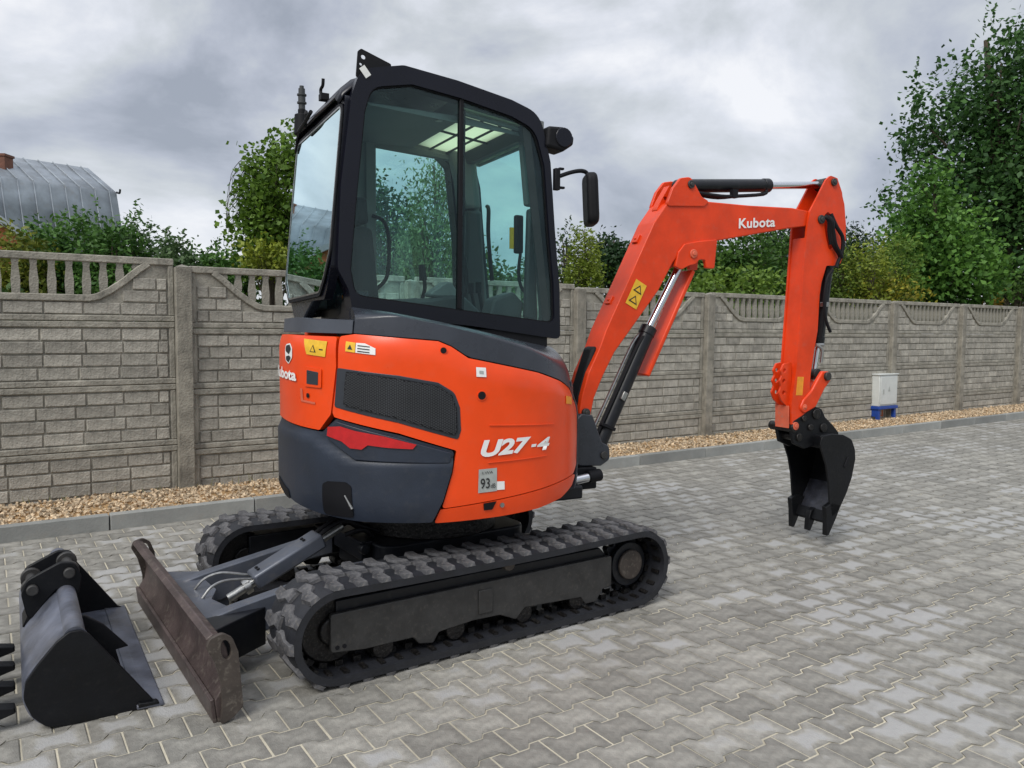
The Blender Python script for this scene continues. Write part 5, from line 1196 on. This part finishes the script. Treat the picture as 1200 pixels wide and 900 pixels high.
# ------------------------------------------------------------------ buildings behind the fence
def V2(p): return Vector(p)
def house_far():
    ridgeE = at(97, 196, 22.0); dR = Vector((-.66, -.75, 0)).normalized(); pF = Vector((.75, -.66, 0)).normalized()
    H = empty('farm_house', (ridgeE.x, ridgeE.y, 0)); tag(H, 'house with a grey sheet metal mansard roof and brick chimney behind the left hedge', 'house')
    R0 = Vector((0, 0, ridgeE.z)); L_ = 12
    prof = [(0, 0), (1.60, -.76), (2.05, -2.25)]; NP = 2        # distance out, drop
    def P(l, k, sgn=1): return R0 + dR * l + pF * (prof[k][0] * sgn) + Vector((0, 0, prof[k][1]))
    bm = NB()
    for sgn in (1, -1):
        for k in range(NP):
            bm.faces.new([bm.verts.new(q) for q in (P(-.12, k, sgn), P(L_, k, sgn), P(L_, k + 1, sgn), P(-.12, k + 1, sgn))])
    bmesh.ops.remove_doubles(bm, verts=bm.verts, dist=.001); bmesh.ops.recalc_face_normals(bm, faces=bm.faces)
    ro_ = obj('roof', bm, ROOFM, H, smooth=10); s_ = ro_.modifiers.new('s', 'SOLIDIFY'); s_.thickness = .08
    me = None
    for i in range(38):
        l = .05 + i * .31
        bm = NB()
        for k in range(NP):
            a, b = P(l, k), P(l, k + 1); d = (b - a).normalized(); n = dR.cross(d).normalized(); n = n if n.dot(pF) > 0 else -n
            Mx = Matrix((dR, n, d)).transposed(); box(bm, (a + b) / 2 + n * .02, (.014, .022, (b - a).length), Mx)
        obj('roof_seam', bm, ROOFM, ro_, flat=True)
    bm = NB(); tube(bm, [P(-.12, 1) + pF * .02, P(-.14, 1) + pF * .12 + Vector((0, 0, -.02)), P(-.14, 1) + pF * .16 + Vector((0, 0, .06))], .025, 6); obj('gutter_end', bm, BLACK, ro_)
    bm = NB(); pts = [P(.05, 2, 1) - pF * .15, P(.05, 2, -1) + pF * .15]
    gable = [P(.02, k, 1) for k in (2, 1)] + [P(.02, 0)] + [P(.02, k, -1) for k in (1, 2)]
    g0 = Vector((gable[0].x, gable[0].y, 0)); g4 = Vector((gable[-1].x, gable[-1].y, 0))
    bm.faces.new([bm.verts.new(q) for q in gable + [g4, g0]])
    f0 = P(L_ - .05, 2, 1); bm.faces.new([bm.verts.new(q) for q in (g0 - pF * .12, gable[0] - pF * .12, f0 - pF * .12, Vector((f0.x, f0.y, 0)) - pF * .12)])
    f4 = P(L_ - .05, 2, -1); bm.faces.new([bm.verts.new(q) for q in (g4 + pF * .12, gable[-1] + pF * .12, f4 + pF * .12, Vector((f4.x, f4.y, 0)) + pF * .12)])
    obj('wall', bm, PLASTER, H, flat=True)
    c = at(4, 200, 20.6); cz0 = at(4, 222, 20.6).z - .4; cz1 = at(4, 184, 20.6).z; o_ = Vector((ridgeE.x, ridgeE.y, 0))
    bm = NB(); box(bm, Vector((c.x - .02, c.y, (cz0 + cz1) / 2)) - o_, (.30, .30, cz1 - cz0)); ch = obj('chimney', bm, CHIM, ro_, bevel=.01)
    bm = NB(); box(bm, Vector((c.x - .02, c.y, cz1 + .02)) - o_, (.34, .34, .05)); obj('chimney_cap', bm, CHIM, ro_)
house_far()
def house_near():
    a = at(22, 275, 17); 
    H = empty('brick_outbuilding', (a.x, a.y, 0)); tag(H, 'orange brick outbuilding with a grey verge at the far left edge above the fence', 'house')
    dX = Vector((.80, .60, 0)).normalized(); dY = Vector((-.60, .80, 0)).normalized(); z1 = a.z; zr = at(0, 254, 17).z + 1.2
    bm = NB(); q = lambda x, y, z: dX * x + dY * y + Vector((0, 0, z))
    w = 5.6
    sl_ = (at(0, 254, 17).z - z1) / .40
    pk = 2.2; zp = z1 + sl_ * pk * .93
    prof = [(0, 0), (0, z1), (-pk, zp), (-2 * pk, z1), (-2 * pk, 0)]
    f = [bm.verts.new(q(x, 0, z)) for x, z in prof]; g = [bm.verts.new(q(x, 5, z)) for x, z in prof]
    bm.faces.new(f); bm.faces.new(g[::-1])
    for i in range(5): bm.faces.new((f[i], g[i], g[(i + 1) % 5], f[(i + 1) % 5]))
    bmesh.ops.recalc_face_normals(bm, faces=bm.faces); obj('wall', bm, BRICKM, H, flat=True)
    for s in (1, -1):
        x0 = .12 if s > 0 else -2 * pk - .12
        bm = NB(); A = q(x0, -.15, z1 - .12 * sl_ * .93); B = q(-pk, -.15, zp + .02); vs = [A, B, B + dY * 5.3, A + dY * 5.3]
        bm.faces.new([bm.verts.new(v + Vector((0, 0, .03))) for v in vs]); bmesh.ops.recalc_face_normals(bm, faces=bm.faces)
        o = obj('roof', bm, ROOFM, H, flat=True); m_ = o.modifiers.new('s', 'SOLIDIFY'); m_.thickness = .12; m_.offset = 0
house_near()

# ------------------------------------------------------------------ trees and hedge
def leaf_quad(bm, lay, p, s, rg, val, asp=.6, droop=0):
    d = Vector((rg.gauss(0, 1), rg.gauss(0, 1), rg.gauss(0, .7) - droop)); 
    if d.length < .01: d = Vector((1, 0, 0))
    d.normalize(); e = d.cross(Vector((rg.gauss(0, 1), rg.gauss(0, 1), rg.gauss(0, 1)))); 
    if e.length < .01: return
    e.normalize(); a = d * s; b = e * s * asp
    f = bm.faces.new([bm.verts.new(q) for q in (p - a * .9, p - a * .1 + b, p + a, p - a * .1 - b)]); f[lay] = val
def make_tree(name, label, base, blobs, nleaf, ls, c1, c2, cat='tree', group=None, clump=.16, per=26, trunk=.06, seed=1, sprigs=0, droop=0, asp=.6, trans=.3, bare=0):
    """blobs: (dx, dy, z, rx, ry, rz) ellipsoids relative to base, the crown is many leaf clumps spread through them"""
    rg = random.Random(seed); T = empty(name, base); tag(T, label, cat, group)
    bm = NB(); lay = bm.faces.layers.float.new('rnd'); cl = []
    vol = [b[3] * b[4] * b[5] for b in blobs]; tot = sum(vol)
    nc = max(6, nleaf // per)
    for b, v in zip(blobs, vol):
        for _ in range(max(3, int(nc * v / tot))):
            while True:
                u = Vector((rg.uniform(-1, 1), rg.uniform(-1, 1), rg.uniform(-1, 1)))
                if .25 < u.length < 1: break
            if rg.random() < .6: u *= (.75 + .3 * rg.random()) / max(u.length, .3)
            c = Vector((b[0] + u.x * b[3], b[1] + u.y * b[4], b[2] + u.z * b[5])); sc = rg.uniform(.5, 1.35); cl.append((c, sc, rg.gauss(0, .16)))
    for c, sc, tone in cl:
        for _ in range(int(per * sc)):
            g3 = lambda q: max(-1.9 * q, min(1.9 * q, rg.gauss(0, q)))
            p = c + Vector((g3(clump * sc), g3(clump * sc), g3(clump * sc * (1 + droop))))
            leaf_quad(bm, lay, p, ls * rg.uniform(.6, 1.3), rg, min(1, max(0, rg.gauss(.45 + tone, .18))), asp, droop)
    for _ in range(sprigs):     # thin leafy shoots above the crown
        b = rg.choice(blobs); c = Vector((b[0] + rg.uniform(-.8, .8) * b[3], b[1] + rg.uniform(-.8, .8) * b[4], b[2] + b[5] * .7)); h = rg.uniform(.25, .75) * b[5] + .12
        for k in range(14):
            p = c + Vector((rg.gauss(0, .02) + k * .004, rg.gauss(0, .02), h * k / 13)); leaf_quad(bm, lay, p, ls * rg.uniform(.7, 1.1), rg, rg.uniform(.2, .8), asp)
    obj('crown', bm, leafmat(name + '_leaf', c1, c2, trans), T, flat=True)
    bm = NB(); top = max(b[2] + b[5] * .5 for b in blobs)
    mx_, my_ = sum(b[0] for b in blobs) / len(blobs), sum(b[1] for b in blobs) / len(blobs)
    tube(bm, [(0, 0, -.2), (mx_ * .2, my_ * .2, top * .3), (mx_ * .6 + .05, my_ * .6, top * .6), (mx_, my_, top)], trunk, 7, 3, taper=trunk * .25)
    rg.shuffle(cl)
    for c, sc, _ in cl[:min(len(cl), 46)]:
        t0 = max(.15, min(.85, (c.z / top) * .7)); s0_ = Vector((mx_ * t0 * .7, my_ * t0 * .7, top * t0))
        tube(bm, [s0_, s0_.lerp(c, .5) + Vector((0, 0, .06 * top * rg.random())), c], trunk * .28, 4, 2, taper=trunk * .07)
    for _ in range(bare):
        b = blobs[0]; a0_ = rg.uniform(0, 1); c = Vector((b[0] - b[3] * rg.uniform(.6, 1.0), b[1], b[2] + b[5] * rg.uniform(-.3, .7)))
        tube(bm, [c, c + Vector((-.08, 0, .04)), c + Vector((-.16 - .1 * a0_, 0, -.12)), c + Vector((-.18 - .12 * a0_, 0, -.45 * rg.random() - .1))], .006, 3, 3, taper=.002)
    obj('trunk', bm, BARK, T)
    return T
def DD(px, dist):
    v = pxdir(min(px, 1215), 430); return max(dist, (FD + .75) / max(.2, v.dot(NR)))
def G_(px, dist):
    dist = DD(px, dist); v = at(px, 450, dist); return Vector((v.x, v.y, .06))
def blob(base, px, py, dist, wpx, hpx, depth=1.0, dy=0):
    """ellipsoid seen at pixel (px,py) from the camera position, given as offsets from the tree base"""
    dist = DD(px + wpx * .3, dist); c = at(px, py, dist + dy); s = (dist + dy) / FPX
    return (c.x - base.x, c.y - base.y, c.z - base.z, wpx * s, wpx * s * depth, hpx * s)
DG1, DG2 = (.008, .028, .006), (.045, .115, .020)
# left light birch with round leaves right of the house
b = G_(322, 8.6); make_tree('birch_tree', 'tall light green birch with round leaves rising above the fence left of the cab', b,
    [blob(b, 326, 235, 8.6, 34, 62), blob(b, 318, 285, 8.6, 38, 45), blob(b, 338, 185, 8.6, 20, 30), blob(b, 300, 240, 8.6, 20, 30)], 6800, .030, (.045, .10, .012), (.16, .27, .035), seed=3, clump=.09, sprigs=9, trunk=.035, bare=26, asp=.8, per=22)
b = G_(322, 8.2); make_tree('yellow_green_shrub', 'low yellow green shrub just above the fence under the light birch', b, [blob(b, 318, 305, 8.2, 34, 16)], 1500, .028, (.12, .17, .015), (.30, .34, .04), cat='shrub', seed=5, clump=.07, trunk=.02)
# hedge on the left, individually grown shrubs
for i, (px, top, d, hh, kind) in enumerate(((22, 283, 9.2, 30, 1), (60, 268, 9.6, 36, 0), (100, 262, 9.4, 44, 0), (132, 268, 9.0, 38, 0), (165, 272, 9.3, 34, 2), (198, 284, 9.0, 30, 2), (232, 296, 9.4, 22, 0), (266, 300, 9.2, 20, 0))):
    b = G_(px, d); lab = ['dark green hedge shrub, {}', 'yellow green tinged shrub at the far left end of the hedge', 'pale grey green hedge shrub, {}'][kind]
    where = {60: 'directly below the metal roof', 100: 'tallest and in front of the metal roof', 132: 'right of the tallest one', 165: 'beside the roof corner', 198: 'over the fence post', 232: 'low and right of the fence post', 266: 'low and next to the birch'}.get(px, '')
    cc = ((.024, .075, .014), (.12, .25, .05)) if kind == 0 else ((.06, .10, .015), (.24, .25, .03)) if kind == 1 else ((.04, .085, .03), (.14, .22, .09))
    make_tree('hedge_shrub', lab.format(where), b, [blob(b, px, top + hh, d, 26, hh), blob(b, px, top + hh + 30, d, 30, 30)], 4200, .034, *cc, cat='shrub', group='shrubs of the hedge behind the fence', seed=20 + i, clump=.07, trunk=.02, sprigs=6, asp=.45)
bm = NB(); lay = bm.faces.layers.float.new('rnd'); rg2 = random.Random(9)
for i in range(26000):
    px = rg2.uniform(-60, 780) if i % 2 else rg2.uniform(-60, 420); d = DD(px, 8.8) + rg2.uniform(-.25, .5)
    p = at(px, 450, d); top = 1.72 + .16 * noise.noise(Vector((px * .03, 0, 0))); p.z = .1 + (rg2.random() ** .7) * (top - .1)
    leaf_quad(bm, lay, p, .036 * rg2.uniform(.6, 1.3), rg2, min(1, max(0, rg2.gauss(.45, .2) + .3 * noise.noise(Vector((px * .05, p.z * 3, 1))))), .55)
o = obj('undergrowth', bm, leafmat('undergrowth_leaf', (.018, .050, .010), (.09, .18, .03)), flat=True)
tag(o, 'low leafy undergrowth filling the gaps right behind the concrete fence', 'undergrowth', kind='stuff')
# seen through the cab
b = G_(452, 10.5); make_tree('dark_alder_tree', 'dark green tree seen through the left half of the cab windows', b, [blob(b, 452, 275, 10.5, 34, 55), blob(b, 470, 320, 10.5, 40, 40), blob(b, 436, 250, 10.5, 16, 30)], 6500, .036, DG1, (.05, .13, .03), seed=41, clump=.11, trunk=.05, sprigs=5)
b = G_(505, 9.5); make_tree('willow_tree', 'pale green willow with hanging narrow leaves seen through the cab', b, [blob(b, 505, 240, 9.5, 24, 50), blob(b, 500, 300, 9.5, 38, 50), blob(b, 520, 210, 9.5, 12, 30)], 7500, .034, (.07, .13, .05), (.24, .34, .16), seed=42, clump=.09, trunk=.04, asp=.28, droop=1.2)
b = G_(548, 12); make_tree('round_bush', 'mid green bush behind the front post of the cab', b, [blob(b, 548, 318, 12, 24, 40), blob(b, 560, 345, 12, 36, 25)], 3200, .04, (.03, .07, .015), (.11, .19, .04), seed=43, clump=.12)
for i, (px, top) in enumerate(((585, 312), (607, 322), (630, 300))):
    b = G_(px, 15); make_tree('garden_bush', ('dark bush seen through the right half of the cab window', 'lower bush in the middle of the right cab window', 'bush behind the front right cab post')[i], b, [blob(b, px, top + 28, 15, 18, 28), blob(b, px, top + 50, 15, 24, 24)], 2200, .045, (.03, .06, .02), (.09, .16, .05), cat='shrub', seed=50 + i, clump=.12)
# between cab and boom
b = G_(684, 13); make_tree('cypress_tree', 'yellow green conical cypress between the cab and the boom', b, [blob(b, 684, 300, 13, 17, 32), blob(b, 682, 325, 13, 24, 25), blob(b, 686, 278, 13, 7, 16)], 4200, .036, (.10, .15, .015), (.27, .33, .045), seed=60, clump=.07, trunk=.04, asp=.4)
b = G_(716, 15); make_tree('spruce_tree', 'dark green spruce behind the yellow green cypress', b, [blob(b, 716, 295, 15, 14, 26), blob(b, 722, 315, 15, 24, 28)], 3600, .045, (.010, .030, .010), (.04, .09, .03), seed=61, clump=.10)
b = G_(662, 14); make_tree('thin_rowan_tree', 'thin dark rowan with bare twigs beside the cab post', b, [blob(b, 662, 290, 14, 8, 20), blob(b, 664, 330, 14, 12, 20)], 900, .035, (.02, .045, .02), (.07, .12, .04), seed=62, clump=.08, bare=0, sprigs=3)
# under the boom
for i, (px, py, w, h, d, c) in enumerate(((745, 318, 26, 22, 15, 1), (795, 312, 30, 30, 14.5, 1), (838, 308, 30, 30, 14, 0), (880, 306, 30, 34, 14.2, 0), (915, 315, 22, 34, 15, 0), (858, 335, 50, 16, 13.2, 1))):
    b = G_(px, d); cc = (((.022, .065, .012), (.10, .20, .035)), ((.06, .12, .016), (.20, .31, .045)))[c]
    make_tree('broadleaf_bush', ('light green bush touching the lower boom', 'light green bush under the boom knee', 'dense green bush left of the brand lettering gap', 'dense dark bush in the middle under the boom', 'dark bush directly left of the digging arm', 'low light green growth along the fence top under the boom')[i].replace('brand lettering gap', 'darkest one under the boom'), b,
              [blob(b, px, py, d, w, h), blob(b, px, py + 30, d, w * 1.1, h)], 4200, .045, *cc, cat='shrub', group='bushes seen under the boom', seed=70 + i, clump=.12, trunk=.04, sprigs=2)
for i, (px, top, w) in enumerate(((905, 268, 22), (935, 262, 20), (995, 268, 18), (1014, 285, 14), (965, 275, 16))):
    d = 34; b = G_(px, d)
    make_tree('far_conifer', ('dark far conifer left of the arm top', 'dark far conifer hidden half behind the arm', 'dark far conifer just right of the arm', 'lower far conifer next to the big tree', 'far conifer behind the arm slot')[i], b, [blob(b, px, top + 14, d, w * .5, 16), blob(b, px, top + 45, d, w, 40)], 3000, .10, (.008, .024, .012), (.03, .07, .03), group='far conifers', seed=90 + i, clump=.3, trunk=.12, trans=.1, asp=.35)
# right of the arm
for i, (px, py, w, h, d, c1, c2) in enumerate(((985, 325, 22, 28, 14.5, (.05, .09, .012), (.16, .23, .035)), (1018, 322, 26, 32, 14, (.09, .13, .012), (.28, .33, .04)), (1048, 318, 22, 34, 14.5, (.06, .12, .015), (.19, .29, .045)), (1030, 345, 46, 12, 13, (.14, .14, .012), (.40, .36, .04)))):
    b = G_(px, d); make_tree('yellowing_shrub', ('olive green shrub just right of the arm', 'yellow green shrub with upright leaves between the arm and the cabinet', 'fresh green shrub behind the white cabinet', 'low yellow shrub right behind the fence top left of the cabinet')[i], b, [blob(b, px, py, d, w, h), blob(b, px, py + 30, d, w, 26)], 3600, .040, c1, c2, cat='shrub', seed=100 + i, clump=.10, trunk=.03, sprigs=4, asp=.4)
b = G_(1100, 17); make_tree('light_maple_tree', 'mid green maple in front of the big dark tree', b,
    [blob(b, 1098, 280, 17, 38, 40), blob(b, 1110, 325, 17, 48, 34), blob(b, 1088, 235, 17, 18, 34), blob(b, 1070, 320, 17, 30, 36)], 14000, .060, (.03, .09, .016), (.15, .31, .05), seed=120, clump=.20, trunk=.10, per=34)
b = G_(1176, 20); make_tree('big_linden_tree', 'large dark green broadleaf tree filling the right edge above the fence', b,
    [blob(b, 1165, 120, 20, 44, 50), blob(b, 1190, 70, 20, 30, 45), blob(b, 1120, 165, 20, 42, 42), blob(b, 1180, 210, 20, 60, 60), blob(b, 1085, 160, 20, 26, 30), blob(b, 1060, 235, 20, 26, 20), blob(b, 1130, 250, 20, 60, 50), blob(b, 1215, 130, 20, 50, 90), blob(b, 1240, 250, 20, 60, 100), blob(b, 1180, 300, 20, 50, 50), blob(b, 1090, 105, 20, 16, 24)], 31000, .066, (.016, .052, .014), (.085, .19, .045), seed=121, clump=.22, trunk=.20, per=30, sprigs=14)
b = G_(1155, 12.6); make_tree('small_orange_shrub', 'small yellow and orange shrub peeping over the fence at the right', b, [blob(b, 1155, 352, 12.6, 15, 12)], 700, .035, (.25, .16, .02), (.50, .36, .05), cat='shrub', seed=122, clump=.07, trunk=.015)
b = G_(1190, 13.5); make_tree('low_green_bush', 'low green bush above the fence at the right edge', b, [blob(b, 1192, 345, 13.5, 22, 18)], 1300, .045, (.03, .07, .015), (.11, .2, .04), cat='shrub', seed=123, clump=.10)
